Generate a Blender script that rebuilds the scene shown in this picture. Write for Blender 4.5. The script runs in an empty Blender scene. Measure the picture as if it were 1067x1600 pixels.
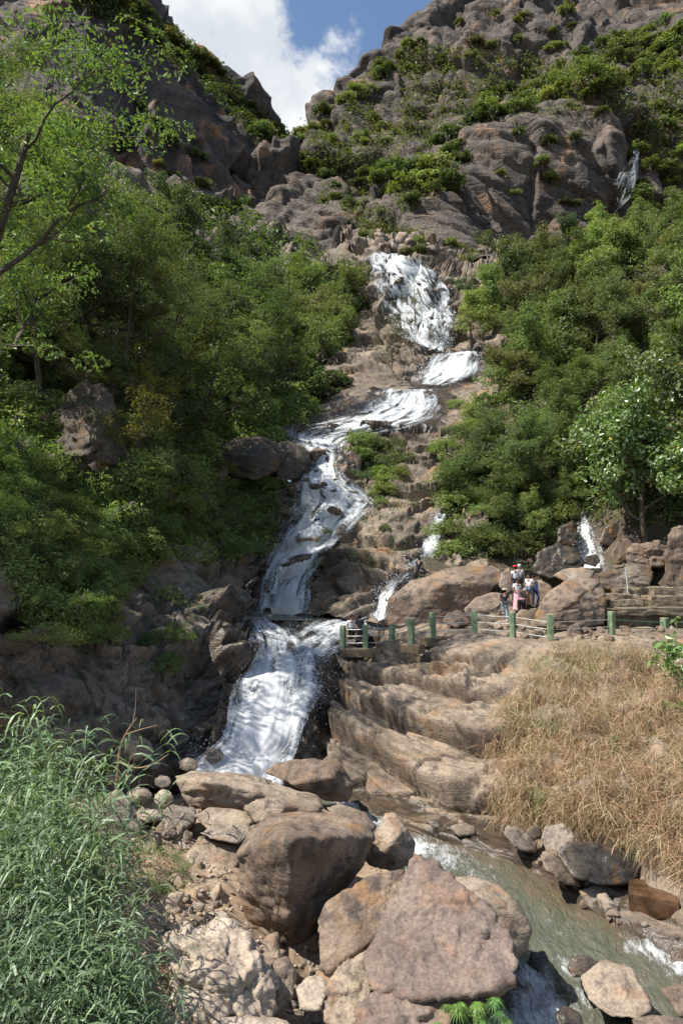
import bpy, bmesh, math, random
import numpy as np
from mathutils import Vector, Matrix
from mathutils.bvhtree import BVHTree

# ------------------------------------------------------------------ camera, sky, sun, exposure
sc = bpy.context.scene
col = sc.collection
CAMZ = 8.0
PITCH = math.atan(90 / 1067.0)
cd = bpy.data.cameras.new('camera'); cam = bpy.data.objects.new('camera', cd); col.objects.link(cam)
cd.sensor_fit = 'VERTICAL'; cd.sensor_height = 36; cd.lens = 24.0; cd.clip_start = 0.2; cd.clip_end = 5000
cam.location = (0, 0, CAMZ); cam.rotation_euler = (math.pi / 2 + PITCH, 0, 0)
sc.camera = cam

SUN = Vector((-0.53, -0.18, 0.83)).normalized()
SUN_EL = math.asin(SUN.z); SUN_AZ = math.atan2(SUN.x, SUN.y)
w = bpy.data.worlds.new('World'); sc.world = w; w.use_nodes = True
nt = w.node_tree; nt.nodes.clear()
def N(nt, t, **k):
    n = nt.nodes.new(t)
    for a, b in k.items():
        if a == 'inp':
            for i, v in b.items(): n.inputs[i].default_value = v
        else: setattr(n, a, b)
    return n
def mathn(nt, op, a, b=None, c=None, clamp=False):
    n = nt.nodes.new('ShaderNodeMath'); n.operation = op; n.use_clamp = clamp
    for i, v in enumerate((a, b, c)):
        if v is None: continue
        if isinstance(v, (int, float)): n.inputs[i].default_value = v
        else: nt.links.new(v, n.inputs[i])
    return n.outputs[0]
def mixc(nt, fac, a, b, mode='MIX'):
    n = nt.nodes.new('ShaderNodeMix'); n.data_type = 'RGBA'; n.blend_type = mode
    for i, v in ((0, fac), (6, a), (7, b)):
        if isinstance(v, (int, float)): n.inputs[i].default_value = v
        elif isinstance(v, tuple): n.inputs[i].default_value = (*v[:3], 1)
        else: nt.links.new(v, n.inputs[i])
    return n.outputs[2]
def smooth(nt, v, a, b):
    n = nt.nodes.new('ShaderNodeMapRange'); n.interpolation_type = 'SMOOTHSTEP'
    n.inputs[1].default_value = a; n.inputs[2].default_value = b
    nt.links.new(v, n.inputs[0]); return n.outputs[0]
def noise(nt, vec, scale, detail=4, rough=.55, dist=0.0):
    n = nt.nodes.new('ShaderNodeTexNoise'); n.inputs['Scale'].default_value = scale
    n.inputs['Detail'].default_value = detail; n.inputs['Roughness'].default_value = rough
    n.inputs['Distortion'].default_value = dist
    if vec is not None: nt.links.new(vec, n.inputs['Vector'])
    return n
sky = N(nt, 'ShaderNodeTexSky', sky_type='NISHITA', sun_disc=False)
sky.sun_elevation = SUN_EL; sky.sun_rotation = SUN_AZ; sky.air_density = 1.1; sky.dust_density = .6; sky.ozone_density = 2.5
tc = N(nt, 'ShaderNodeTexCoord')
def wdot(v):
    n = nt.nodes.new('ShaderNodeVectorMath'); n.operation = 'DOT_PRODUCT'
    nt.links.new(tc.outputs['Generated'], n.inputs[0]); n.inputs[1].default_value = Vector(v).normalized(); return n.outputs['Value']
n1 = noise(nt, tc.outputs['Generated'], 8, 10, .60, .15)
n2 = noise(nt, tc.outputs['Generated'], 2.1, 3, .5)
# a bank of cumulus beyond the gap of the valley, broken cumulus over the rest of the sky
bank = smooth(nt, wdot((-0.20, .80, .60)), .981, 1.0)
bank2 = smooth(nt, wdot((-0.02, .84, .53)), .986, .9993)
bk = mathn(nt, 'MAXIMUM', bank, mathn(nt, 'MULTIPLY', bank2, .52))
rest = mathn(nt, 'MULTIPLY', smooth(nt, n2.outputs['Fac'], .50, .66), mathn(nt, 'SUBTRACT', 1.0, smooth(nt, wdot((.02, .80, .58)), .90, .955)))
bk = mathn(nt, 'MAXIMUM', bk, mathn(nt, 'MULTIPLY', rest, .7))
cm = mathn(nt, 'ADD', mathn(nt, 'MULTIPLY', bk, .70), mathn(nt, 'MULTIPLY', mathn(nt, 'SUBTRACT', n1.outputs['Fac'], .5), 2.2))
cmask = smooth(nt, cm, .16, .50)
cshade = noise(nt, tc.outputs['Generated'], 11, 5, .55)
ccol = mixc(nt, smooth(nt, cshade.outputs['Fac'], .35, .65), (4.4, 4.7, 5.1), (6.0, 6.1, 6.2))
skyc = mixc(nt, cmask, sky.outputs[0], ccol)
bg = N(nt, 'ShaderNodeBackground'); bg.inputs['Strength'].default_value = 0.10
nt.links.new(skyc, bg.inputs['Color'])
nt.links.new(bg.outputs[0], N(nt, 'ShaderNodeOutputWorld').inputs[0])
sl = bpy.data.lights.new('sun', 'SUN'); so = bpy.data.objects.new('sun', sl); col.objects.link(so)
sl.energy = 5.0; sl.angle = math.radians(.5); sl.color = (1.0, .95, .86)
so.rotation_euler = (-SUN).to_track_quat('-Z', 'Y').to_euler(); so.location = (-60, 0, 90)
sc.view_settings.view_transform = 'Standard'; sc.view_settings.look = 'None'; sc.view_settings.gamma = 1
sc.view_settings.exposure = 0.72
sc.view_settings.use_curve_mapping = False
sc.render.engine = 'CYCLES'
sc.cycles.max_bounces = 5; sc.cycles.diffuse_bounces = 2; sc.cycles.transmission_bounces = 3; sc.cycles.transparent_max_bounces = 12
sc.cycles.glossy_bounces = 2; sc.cycles.volume_bounces = 1; sc.cycles.use_denoising = True
sc.cycles.use_adaptive_sampling = True; sc.cycles.adaptive_threshold = .02

# ------------------------------------------------------------------ numbers: noise and helpers
SP, CP = math.sin(PITCH), math.cos(PITCH)
def P(px, py, d):
    """world point seen in the photograph (1067x1600) at px,py, standing d metres ahead"""
    u = (px - 533.5) / 1067.0; v = (800 - py) / 1067.0
    y = CP - v * SP; z = SP + v * CP
    return np.array((u / y * d, d, CAMZ + z / y * d))
def cam_dir(px, py):
    u = (px - 533.5) / 1067.0; v = (800 - py) / 1067.0
    return Vector((u, CP - v * SP, SP + v * CP)).normalized()
def px_of(p):
    y = p[1]; z = p[2] - CAMZ
    dep = y * CP + z * SP; up = -y * SP + z * CP
    return 533.5 + p[0] / dep * 1067, 800 - up / dep * 1067
_r = np.random.RandomState(7)
PERM = np.concatenate([_r.permutation(256)] * 2).astype(np.int32)
GR = _r.normal(size=(256, 3)); GR /= np.linalg.norm(GR, axis=1)[:, None]; GR = GR.astype(np.float32)
def perlin(p):
    p = np.asarray(p, np.float32); i = np.floor(p).astype(np.int32); f = p - i
    u = f * f * f * (f * (f * 6 - 15) + 10)
    i &= 255; j = (i + 1) & 255
    X = (i[:, 0], j[:, 0]); Y = (i[:, 1], j[:, 1]); Z = (i[:, 2], j[:, 2])
    out = np.zeros(len(p), np.float32)
    for a in (0, 1):
        wa = u[:, 0] if a else 1 - u[:, 0]; A = PERM[X[a]]
        for b in (0, 1):
            wb = wa * (u[:, 1] if b else 1 - u[:, 1]); B = PERM[(A + Y[b]) & 255]
            for c in (0, 1):
                g = GR[PERM[(B + Z[c]) & 255]]
                out += wb * (u[:, 2] if c else 1 - u[:, 2]) * (g[:, 0] * (f[:, 0] - a) + g[:, 1] * (f[:, 1] - b) + g[:, 2] * (f[:, 2] - c))
    return out * 1.6
def fbm(p, octs=4, gain=.5, lac=2.03):
    o = 0; a = 1
    for k in range(octs):
        o = o + a * perlin(p + k * 17.3); p = p * lac; a *= gain
    return o
def ridged(p, octs=4, gain=.5):
    o = 0; a = 1
    for k in range(octs):
        o = o + a * (1 - 2 * np.abs(perlin(p + k * 11.7))); p = p * 2.1; a *= gain
    return o
CELL = _r.rand(256, 4).astype(np.float32)
def worley(p):
    """nearest and second nearest cell: distances, hashes and offsets to their centres"""
    p = np.asarray(p, np.float32); i = np.floor(p).astype(np.int32); f = p - i; n = len(p)
    F1 = np.full(n, 9., np.float32); F2 = F1.copy(); H = np.zeros(n, np.int32); H2 = H.copy()
    O = np.zeros((n, 3), np.float32); O2 = O.copy()
    for a in (-1, 0, 1):
        for b in (-1, 0, 1):
            for c in (-1, 0, 1):
                h = PERM[(PERM[(PERM[(i[:, 0] + a) & 255] + i[:, 1] + b) & 255] + i[:, 2] + c) & 255]
                o = CELL[h][:, :3] - f; o[:, 0] += a; o[:, 1] += b; o[:, 2] += c
                d = np.sqrt((o * o).sum(1))
                m = d < F1; m2 = (~m) & (d < F2)
                F2[m] = F1[m]; H2[m] = H[m]; O2[m] = O[m]; F1[m] = d[m]; H[m] = h[m]; O[m] = o[m]
                F2[m2] = d[m2]; H2[m2] = h[m2]; O2[m2] = o[m2]
    return F1, F2, H, H2, O, O2
def sst(x, a, b):
    t = np.clip((x - a) / (b - a), 0, 1); return t * t * (3 - 2 * t)

def mesh(name, V, F, mat=None, smooth_=False, cols=None, colname='tint', uv=None, mats=None, midx=None):
    """V (n,3), F (m,3|4) arrays -> mesh data"""
    V = np.asarray(V, np.float32); F = np.asarray(F, np.int32); k = F.shape[1]
    me = bpy.data.meshes.new(name)
    me.vertices.add(len(V)); me.vertices.foreach_set('co', V.ravel())
    me.loops.add(F.size); me.loops.foreach_set('vertex_index', F.ravel())
    me.polygons.add(len(F)); me.polygons.foreach_set('loop_start', np.arange(0, F.size, k, dtype=np.int32))
    me.polygons.foreach_set('use_smooth', np.full(len(F), smooth_, bool))
    if midx is not None: me.polygons.foreach_set('material_index', np.asarray(midx, np.int32))
    me.update(calc_edges=True)
    if cols is not None:
        at = me.attributes.new(colname, 'FLOAT', 'POINT'); at.data.foreach_set('value', np.asarray(cols, np.float32))
    if uv is not None:
        l = me.uv_layers.new(name='UVMap'); l.data.foreach_set('uv', np.asarray(uv, np.float32)[F.ravel()].ravel())
    for m in (mats or ([mat] if mat else [])): me.materials.append(m)
    return me
def attr(me, name, vals):
    at = me.attributes.new(name, 'FLOAT', 'POINT'); at.data.foreach_set('value', np.asarray(vals, np.float32))
def ob(name, me, parent=None, loc=None, rot=None, scale=None, label=None, cat=None, group=None, kind=None):
    o = bpy.data.objects.new(name, me); col.objects.link(o)
    if parent: o.parent = parent
    if loc is not None: o.location = loc
    if rot is not None: o.rotation_euler = rot
    if scale is not None: o.scale = scale if hasattr(scale, '__len__') else (scale,) * 3
    if label: o['label'] = label
    if cat: o['category'] = cat
    if group: o['group'] = group
    if kind: o['kind'] = kind
    return o
def crom(C, t):
    """Catmull-Rom along axis 0 of C at parameters t in 0..n-1"""
    n = C.shape[0]; t = np.clip(t, 0, n - 1 - 1e-6); i = np.floor(t).astype(int); f = (t - i)
    sh = (len(t),) + (1,) * (C.ndim - 1); f = f.reshape(sh)
    g = lambda k: C[np.clip(i + k, 0, n - 1)]
    p0, p1, p2, p3 = g(-1), g(0), g(1), g(2)
    p0 = np.where((i == 0).reshape(sh), 2 * p1 - p2, p0); p3 = np.where((i >= n - 2).reshape(sh), 2 * p2 - p1, p3)
    return .5 * ((2 * p1) + (-p0 + p2) * f + (2 * p0 - 5 * p1 + 4 * p2 - p3) * f * f + (-p0 + 3 * p1 - 3 * p2 + p3) * f**3)
def grid_faces(nu, nv):
    a = np.arange(nu * nv).reshape(nu, nv)
    return np.stack([a[:-1, :-1].ravel(), a[:-1, 1:].ravel(), a[1:, 1:].ravel(), a[1:, :-1].ravel()], 1)
def grid_normals(G):
    du = np.gradient(G, axis=0); dv = np.gradient(G, axis=1)
    n = np.cross(dv, du); n /= np.linalg.norm(n, axis=2)[..., None] + 1e-9
    return n
TERR = []     # (bvh, name)
def bvh_of(G):
    nu, nv = G.shape[:2]
    return BVHTree.FromPolygons([tuple(v) for v in G.reshape(-1, 3).tolist()], [tuple(f) for f in grid_faces(nu, nv).tolist()])
def patch(name, rows, nu, nv, disp, mat, kind='structure', wet=None, stride=3, extra=None):
    """a curved sheet of ground or rock through rows of world points, pushed in and out by disp(points, normals, u, v)"""
    C = np.array([[p if len(p) == 3 and isinstance(p, np.ndarray) else P(*p) for p in r] for r in rows])
    A = crom(C, np.linspace(0, C.shape[0] - 1, nu))
    G = crom(A.transpose(1, 0, 2), np.linspace(0, C.shape[1] - 1, nv)).transpose(1, 0, 2)
    nr = grid_normals(G)
    ctr = G.reshape(-1, 3).mean(0)
    flip = np.sign((nr * (np.array((0, 0, CAMZ + 6)) - G)).sum(2).mean())
    nr = nr * flip
    Pn = G.reshape(-1, 3)
    d = disp(Pn.astype(np.float32), nr.reshape(-1, 3), name)
    if d.ndim == 1: d = d[:, None] * nr.reshape(-1, 3)
    D = (Pn + d).reshape(nu, nv, 3)
    F = grid_faces(nu, nv)
    if flip < 0: pass
    else: F = F[:, ::-1]
    me = mesh(name, D.reshape(-1, 3), F, mat, True)
    TERR.append((bvh_of(D[::stride, ::stride]), name, bvh_of(G[::max(2, stride), ::max(2, stride)])))
    o = ob(name, me, kind=kind)
    return o, D, G
def cast(px, py, names=None, smooth_=False, maxd=2000):
    o = Vector((0, 0, CAMZ)); d = cam_dir(px, py); best = None
    for b, nm, b2 in TERR:
        if names and nm not in names: continue
        h = (b2 if smooth_ else b).ray_cast(o, d, maxd)
        if h[0] is not None and (best is None or h[3] < best[2]):
            n = h[1]
            if n.dot(d) > 0: n = -n
            best = (h[0], n, h[3], nm)
    return best
def down(x, y, z=400):
    best = None
    for b, nm, b2 in TERR:
        h = b.ray_cast(Vector((x, y, z)), Vector((0, 0, -1)), 1000)
        if h[0] is not None and (best is None or h[0].z > best.z): best = h[0]
    return best
def inpoly(x, y, poly):
    c = False; j = len(poly) - 1
    for i in range(len(poly)):
        xi, yi = poly[i]; xj, yj = poly[j]
        if (yi > y) != (yj > y) and x < (xj - xi) * (y - yi) / (yj - yi) + xi: c = not c
        j = i
    return c
# ------------------------------------------------------------------ materials
def newmat(name):
    m = bpy.data.materials.new(name); m.use_nodes = True; nt = m.node_tree; nt.nodes.clear()
    out = nt.nodes.new('ShaderNodeOutputMaterial'); return m, nt, out
def stretch(nt, vec, s, rot=(0, 0, 0)):
    n = nt.nodes.new('ShaderNodeMapping'); n.inputs['Scale'].default_value = s; n.inputs['Rotation'].default_value = rot
    nt.links.new(vec, n.inputs['Vector']); return n.outputs[0]
def rock(name, base, light, dark, warm=None, sc_=1.0, stain=.5, moss=0.0, streak=.5, bump=.6, bumpd=.05, rough=.85, strata=None, wetattr=True, mosscol=(.06, .075, .02), crk=.0):
    m, nt, out = newmat(name)
    tc = nt.nodes.new('ShaderNodeTexCoord'); oi = nt.nodes.new('ShaderNodeObjectInfo')
    vm = nt.nodes.new('ShaderNodeVectorMath'); vm.operation = 'ADD'; nt.links.new(tc.outputs['Object'], vm.inputs[0])
    cr = nt.nodes.new('ShaderNodeVectorMath'); cr.operation = 'SCALE'; cr.inputs[0].default_value = (31, 17, 23); nt.links.new(oi.outputs['Random'], cr.inputs['Scale'])
    nt.links.new(cr.outputs[0], vm.inputs[1]); co = vm.outputs[0]
    geo = nt.nodes.new('ShaderNodeNewGeometry')
    big = noise(nt, co, .35 / sc_, 3, .6, .6).outputs['Fac']; med = noise(nt, co, 2.2 / sc_, 5, .65, .4).outputs['Fac']
    fine = noise(nt, co, 14 / sc_, 3, .75).outputs['Fac']
    c = mixc(nt, smooth(nt, big, .35, .65), base, light)
    c = mixc(nt, mathn(nt, 'MULTIPLY', smooth(nt, med, .47, .66), .85), c, dark)
    if warm:
        wn = noise(nt, co, .8 / sc_, 4, .6, .8).outputs['Fac']
        c = mixc(nt, mathn(nt, 'MULTIPLY', smooth(nt, wn, .54, .68), .8), c, warm)
    if streak:
        sv = stretch(nt, co, (1.1 / sc_, 1.1 / sc_, .10 / sc_)); sn = noise(nt, sv, 1.4, 4, .65).outputs['Fac']
        c = mixc(nt, mathn(nt, 'MULTIPLY', smooth(nt, sn, .52, .66), streak), c, dark)
        sn2 = noise(nt, stretch(nt, co, (.7 / sc_, .7 / sc_, .07 / sc_)), 2.0, 3, .6, .0).outputs['Fac']
        c = mixc(nt, mathn(nt, 'MULTIPLY', smooth(nt, sn2, .60, .70), streak * .6), c, light)
    c = mixc(nt, smooth(nt, fine, .25, .8), mixc(nt, 1.0, c, (.62, .62, .64), 'MULTIPLY'), mixc(nt, 1.0, c, (1.32, 1.3, 1.27), 'MULTIPLY'))
    if moss:
        sx = nt.nodes.new('ShaderNodeSeparateXYZ'); nt.links.new(geo.outputs['Normal'], sx.inputs[0])
        mn = noise(nt, co, 1.1 / sc_, 5, .7).outputs['Fac']
        mf = mathn(nt, 'MULTIPLY', smooth(nt, mathn(nt, 'ADD', mn, mathn(nt, 'MULTIPLY', sx.outputs[2], .12)), .60, .70), moss)
        c = mixc(nt, mf, c, mosscol)
    # lichen specks
    vo = nt.nodes.new('ShaderNodeTexVoronoi'); vo.inputs['Scale'].default_value = 9 / sc_; nt.links.new(co, vo.inputs['Vector'])
    ls = mathn(nt, 'MULTIPLY', mathn(nt, 'LESS_THAN', vo.outputs['Distance'], .16), smooth(nt, big, .5, .6))
    c = mixc(nt, mathn(nt, 'MULTIPLY', ls, .35), c, tuple(min(1, x * 1.5) for x in light))
    b = nt.nodes.new('ShaderNodeBsdfPrincipled')
    if wetattr:
        at = nt.nodes.new('ShaderNodeAttribute'); at.attribute_name = 'wet'
        wv = smooth(nt, mathn(nt, 'ADD', at.outputs['Fac'], mathn(nt, 'MULTIPLY', mathn(nt, 'SUBTRACT', med, .5), 1.2)), .35, .75)
        wv = mathn(nt, 'MULTIPLY', wv, mathn(nt, 'GREATER_THAN', at.outputs['Fac'], .02))
        c = mixc(nt, wv, c, mixc(nt, 1.0, c, (.34, .32, .30), 'MULTIPLY'))
        rr = nt.nodes.new('ShaderNodeMapRange'); rr.inputs[3].default_value = rough; rr.inputs[4].default_value = .28
        nt.links.new(wv, rr.inputs[0]); nt.links.new(rr.outputs[0], b.inputs['Roughness'])
    else: b.inputs['Roughness'].default_value = rough
    b.inputs['Specular IOR Level'].default_value = .35
    nt.links.new(c, b.inputs['Base Color'])
    # relief
    h = mathn(nt, 'ADD', mathn(nt, 'MULTIPLY', med, .6), mathn(nt, 'MULTIPLY', fine, .22))
    dv = nt.nodes.new('ShaderNodeVectorMath'); dv.operation = 'ADD'
    nv = noise(nt, co, .9 / sc_, 2, .5); nt.links.new(co, dv.inputs[0]); nt.links.new(nv.outputs['Color'], dv.inputs[1])
    st = noise(nt, stretch(nt, dv.outputs[0], (.5 / sc_, .5 / sc_, 5 / sc_), strata or (.3, .25, 0)), 1.3, 4, .6).outputs['Fac']
    h = mathn(nt, 'ADD', h, mathn(nt, 'MULTIPLY', st, .55))
    bp = nt.nodes.new('ShaderNodeBump'); bp.inputs['Strength'].default_value = bump; bp.inputs['Distance'].default_value = bumpd * 2.6 * sc_
    nt.links.new(h, bp.inputs['Height']); nt.links.new(bp.outputs[0], b.inputs['Normal'])
    nt.links.new(b.outputs[0], out.inputs[0]); return m
M = {}
M['tan'] = rock('tan_bedrock', (.175, .135, .100), (.30, .238, .178), (.085, .072, .062), (.29, .18, .105), 1.0, moss=.15, streak=.35, strata=(.35, .5, 0))
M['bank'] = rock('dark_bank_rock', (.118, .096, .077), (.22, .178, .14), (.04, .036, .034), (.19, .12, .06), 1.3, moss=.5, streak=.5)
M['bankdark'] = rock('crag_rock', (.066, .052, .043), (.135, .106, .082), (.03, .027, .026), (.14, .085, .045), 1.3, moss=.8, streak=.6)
M['cliff'] = rock('cliff_rock', (.068, .055, .047), (.125, .101, .083), (.034, .030, .029), (.235, .14, .085), 9, moss=.12, streak=.55, bumpd=.12, strata=(.25, -.5, 0), mosscol=(.10, .12, .03), wetattr=False)
M['cliffdark'] = rock('shade_toned_cliff_rock', (.034, .031, .033), (.12, .096, .078), (.040, .037, .04), (.33, .19, .11), 9, moss=.3, streak=.6, bumpd=.12, strata=(.25, .5, 0), wetattr=False)  # the left cliff's shade is put into this darker rock colour
M['falls'] = rock('streambed_rock', (.145, .114, .087), (.27, .215, .16), (.065, .056, .05), (.27, .16, .085), 1.6, moss=.25, streak=.35, strata=(.15, .1, 0))
M['pink'] = rock('pinkish_boulder_rock', (.155, .118, .098), (.235, .182, .148), (.12, .088, .078), (.25, .155, .105), .9, streak=.15, rough=.9)
M['brown'] = rock('brown_boulder_rock', (.140, .100, .072), (.245, .185, .138), (.065, .054, .048), (.25, .14, .065), .9, streak=.75)
M['pale'] = rock('pale_boulder_rock', (.36, .29, .22), (.46, .39, .31), (.19, .155, .125), (.38, .26, .16), .8, streak=.2)
M['sandy'] = rock('tan_boulder_rock', (.23, .178, .132), (.34, .272, .205), (.12, .097, .08), (.30, .19, .12), .8, streak=.3, moss=.1)
M['grey'] = rock('grey_boulder_rock', (.22, .18, .145), (.34, .28, .225), (.10, .085, .072), (.26, .17, .10), .8, streak=.3)
M['wetrock'] = rock('wet_black_rock', (.05, .043, .036), (.10, .08, .06), (.02, .019, .018), (.14, .075, .03), .8, streak=.4, rough=.25)
M['soil'] = rock('forest_soil', (.07, .055, .035), (.12, .09, .055), (.03, .027, .02), None, 2.5, moss=.8, streak=0, mosscol=(.04, .055, .018))
M['gravel'] = rock('gravelly_sand', (.27, .20, .135), (.37, .28, .20), (.15, .115, .085), (.36, .23, .135), .25, streak=0)
M['bed'] = rock('river_bed', (.16, .11, .06), (.22, .15, .08), (.07, .05, .03), (.25, .12, .04), 1, streak=0)

def leafmat(name, c1, c2, c3=None, trans=.33, gloss=.035, rough=.5, hue=.05):
    """c1..c2 from leaf to leaf, shifted a little from plant to plant"""
    m, nt, out = newmat(name)
    at = nt.nodes.new('ShaderNodeAttribute'); at.attribute_name = 'tint'
    oi = nt.nodes.new('ShaderNodeObjectInfo')
    c = mixc(nt, at.outputs['Fac'], c1, c2)
    if c3: c = mixc(nt, smooth(nt, at.outputs['Fac'], .93, .97), c, c3)
    hs = nt.nodes.new('ShaderNodeHueSaturation')
    nt.links.new(mathn(nt, 'ADD', .5 - hue / 2, mathn(nt, 'MULTIPLY', oi.outputs['Random'], hue)), hs.inputs['Hue'])
    r2 = mathn(nt, 'FRACT', mathn(nt, 'MULTIPLY', oi.outputs['Random'], 7.31))
    nt.links.new(mathn(nt, 'ADD', .75, mathn(nt, 'MULTIPLY', r2, .95)), hs.inputs['Value'])
    hs.inputs['Saturation'].default_value = .92
    nt.links.new(c, hs.inputs['Color'])
    d = nt.nodes.new('ShaderNodeBsdfDiffuse'); t = nt.nodes.new('ShaderNodeBsdfTranslucent'); g = nt.nodes.new('ShaderNodeBsdfGlossy')
    g.inputs['Roughness'].default_value = rough; g.inputs['Color'].default_value = (.8, .85, .8, 1)
    tcx = mixc(nt, 1.0, hs.outputs[0], (1.5, 1.6, .55), 'MULTIPLY')
    nt.links.new(hs.outputs[0], d.inputs[0]); nt.links.new(tcx, t.inputs[0])
    s1 = nt.nodes.new('ShaderNodeMixShader'); s1.inputs[0].default_value = trans
    nt.links.new(d.outputs[0], s1.inputs[1]); nt.links.new(t.outputs[0], s1.inputs[2])
    s2 = nt.nodes.new('ShaderNodeMixShader'); s2.inputs[0].default_value = gloss
    nt.links.new(s1.outputs[0], s2.inputs[1]); nt.links.new(g.outputs[0], s2.inputs[2])
    nt.links.new(s2.outputs[0], out.inputs[0]); return m
M['leaf_dark'] = leafmat('dark_green_leaves', (0.0405, 0.0607, 0.0216), (0.0972, 0.1294, 0.0408), (.16, .12, .03))
M['leaf_mid'] = leafmat('mid_green_leaves', (0.0621, 0.0924, 0.0264), (0.1418, 0.1822, 0.0504), (.20, .16, .03))
M['leaf_light'] = leafmat('light_green_leaves', (0.0945, 0.1346, 0.0312), (0.2025, 0.2508, 0.06), (.24, .20, .04))
M['leaf_yellow'] = leafmat('yellow_green_leaves', (0.1283, 0.1478, 0.024), (0.297, 0.2772, 0.048), (.36, .25, .03), trans=.45)
M['leaf_olive'] = leafmat('olive_leaves', (0.0878, 0.0924, 0.0336), (0.1688, 0.165, 0.06), (.17, .10, .04))
M['leaf_big'] = leafmat('broad_glossy_leaves', (0.081, 0.1294, 0.036), (0.1823, 0.2376, 0.066), (.40, .28, .04), gloss=.07, rough=.42)
M['leaf_cliff'] = leafmat('cliff_shrub_leaves', (0.0878, 0.1162, 0.0336), (0.1958, 0.2178, 0.06), (.28, .21, .05))
M['reed'] = leafmat('reed_leaves', (.055, .10, .044), (.145, .215, .095), None, trans=.3, gloss=.05)
M['grassgreen'] = leafmat('green_grass', (.055, .11, .018), (.13, .20, .04), None)
M['straw'] = leafmat('dry_straw', (.19, .118, .060), (.54, .40, .225), None, trans=.2, gloss=.04, hue=.01)
M['vine'] = leafmat('dead_vines', (.13, .065, .035), (.30, .17, .09), None, trans=.0, gloss=.03, hue=.01)
def plain(name, c, rough=.7, var=.25, scale=6, metal=0, bumpv=.2, spec=.4):
    m, nt, out = newmat(name); b = nt.nodes.new('ShaderNodeBsdfPrincipled'); tc = nt.nodes.new('ShaderNodeTexCoord')
    n = noise(nt, tc.outputs['Object'], scale, 5, .65).outputs['Fac']
    cc = mixc(nt, smooth(nt, n, .3, .7), tuple(x * (1 - var) for x in c), tuple(min(1, x * (1 + var)) for x in c))
    nt.links.new(cc, b.inputs['Base Color']); b.inputs['Roughness'].default_value = rough; b.inputs['Metallic'].default_value = metal
    b.inputs['Specular IOR Level'].default_value = spec
    if bumpv:
        bp = nt.nodes.new('ShaderNodeBump'); bp.inputs['Strength'].default_value = bumpv; bp.inputs['Distance'].default_value = .03
        nt.links.new(noise(nt, tc.outputs['Object'], scale * 4, 5, .7).outputs['Fac'], bp.inputs['Height']); nt.links.new(bp.outputs[0], b.inputs['Normal'])
    nt.links.new(b.outputs[0], out.inputs[0]); return m
M['bark'] = plain('bark', (.085, .068, .05), .9, .4, 9, bumpv=.8)
M['palebark'] = plain('pale_bark', (.19, .155, .115), .9, .35, 9, bumpv=.8)
M['dead'] = plain('dead_wood', (.30, .19, .11), .85, .25, 12)
M['postgreen'] = plain('green_painted_concrete', (.155, .215, .125), .75, .35, 5)
M['postcap'] = plain('worn_concrete', (.34, .33, .22), .85, .25, 9)
M['footing'] = plain('brown_concrete', (.17, .125, .08), .9, .35, 4, bumpv=.5)
M['rail'] = plain('grey_steel_rail', (.42, .42, .40), .4, .15, 5, metal=.7)
M['railgreen'] = plain('green_steel_rail', (.08, .19, .12), .45, .15, 5, metal=.2)
M['oldstone'] = plain('stained_stone', (.16, .125, .085), .75, .5, 2.2, bumpv=.7)
M['rust'] = plain('rusty_wet_concrete', (.085, .046, .024), .3, .6, 2.2, bumpv=.5, spec=.6)

def watermat():
    m, nt, out = newmat('river_water'); b = nt.nodes.new('ShaderNodeBsdfPrincipled')
    tc = nt.nodes.new('ShaderNodeTexCoord'); co = tc.outputs['Object']
    at = nt.nodes.new('ShaderNodeAttribute'); at.attribute_name = 'foam'
    fl = stretch(nt, co, (1.6, .55, 1), (0, 0, math.radians(-38)))
    n = noise(nt, fl, 2.2, 7, .68, 1.2).outputs['Fac']; nf = noise(nt, fl, 9, 6, .75, 1.0).outputs['Fac']
    f = smooth(nt, mathn(nt, 'ADD', mathn(nt, 'ADD', at.outputs['Fac'], mathn(nt, 'MULTIPLY', mathn(nt, 'SUBTRACT', n, .5), 1.3)), mathn(nt, 'MULTIPLY', mathn(nt, 'SUBTRACT', nf, .5), 1.5)), .45, 1.0)
    f = mathn(nt, 'MULTIPLY', f, mathn(nt, 'GREATER_THAN', at.outputs['Fac'], .01))
    sh = nt.nodes.new('ShaderNodeAttribute'); sh.attribute_name = 'shallow'
    c0 = mixc(nt, smooth(nt, n, .3, .7), (.100, .108, .076), (.150, .155, .115))
    c0 = mixc(nt, mathn(nt, 'MULTIPLY', smooth(nt, mathn(nt, 'ADD', sh.outputs['Fac'], mathn(nt, 'MULTIPLY', mathn(nt, 'SUBTRACT', n, .5), 2.2)), .25, .95), .55), c0, (.14, .078, .036))
    c = mixc(nt, f, c0, (.80, .82, .82))
    nt.links.new(c, b.inputs['Base Color'])
    rr = nt.nodes.new('ShaderNodeMapRange'); rr.inputs[3].default_value = .10; rr.inputs[4].default_value = .6
    nt.links.new(f, rr.inputs[0]); nt.links.new(rr.outputs[0], b.inputs['Roughness']); b.inputs['IOR'].default_value = 1.33
    bp = nt.nodes.new('ShaderNodeBump'); bp.inputs['Strength'].default_value = .8; bp.inputs['Distance'].default_value = .25
    hh = mathn(nt, 'ADD', n, mathn(nt, 'MULTIPLY', noise(nt, fl, 5, 4, .6, .5).outputs['Fac'], .45))
    hh = mathn(nt, 'ADD', hh, mathn(nt, 'MULTIPLY', f, .25))
    nt.links.new(hh, bp.inputs['Height']); nt.links.new(bp.outputs[0], b.inputs['Normal'])
    nt.links.new(b.outputs[0], out.inputs[0]); return m
M['water'] = watermat()
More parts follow.
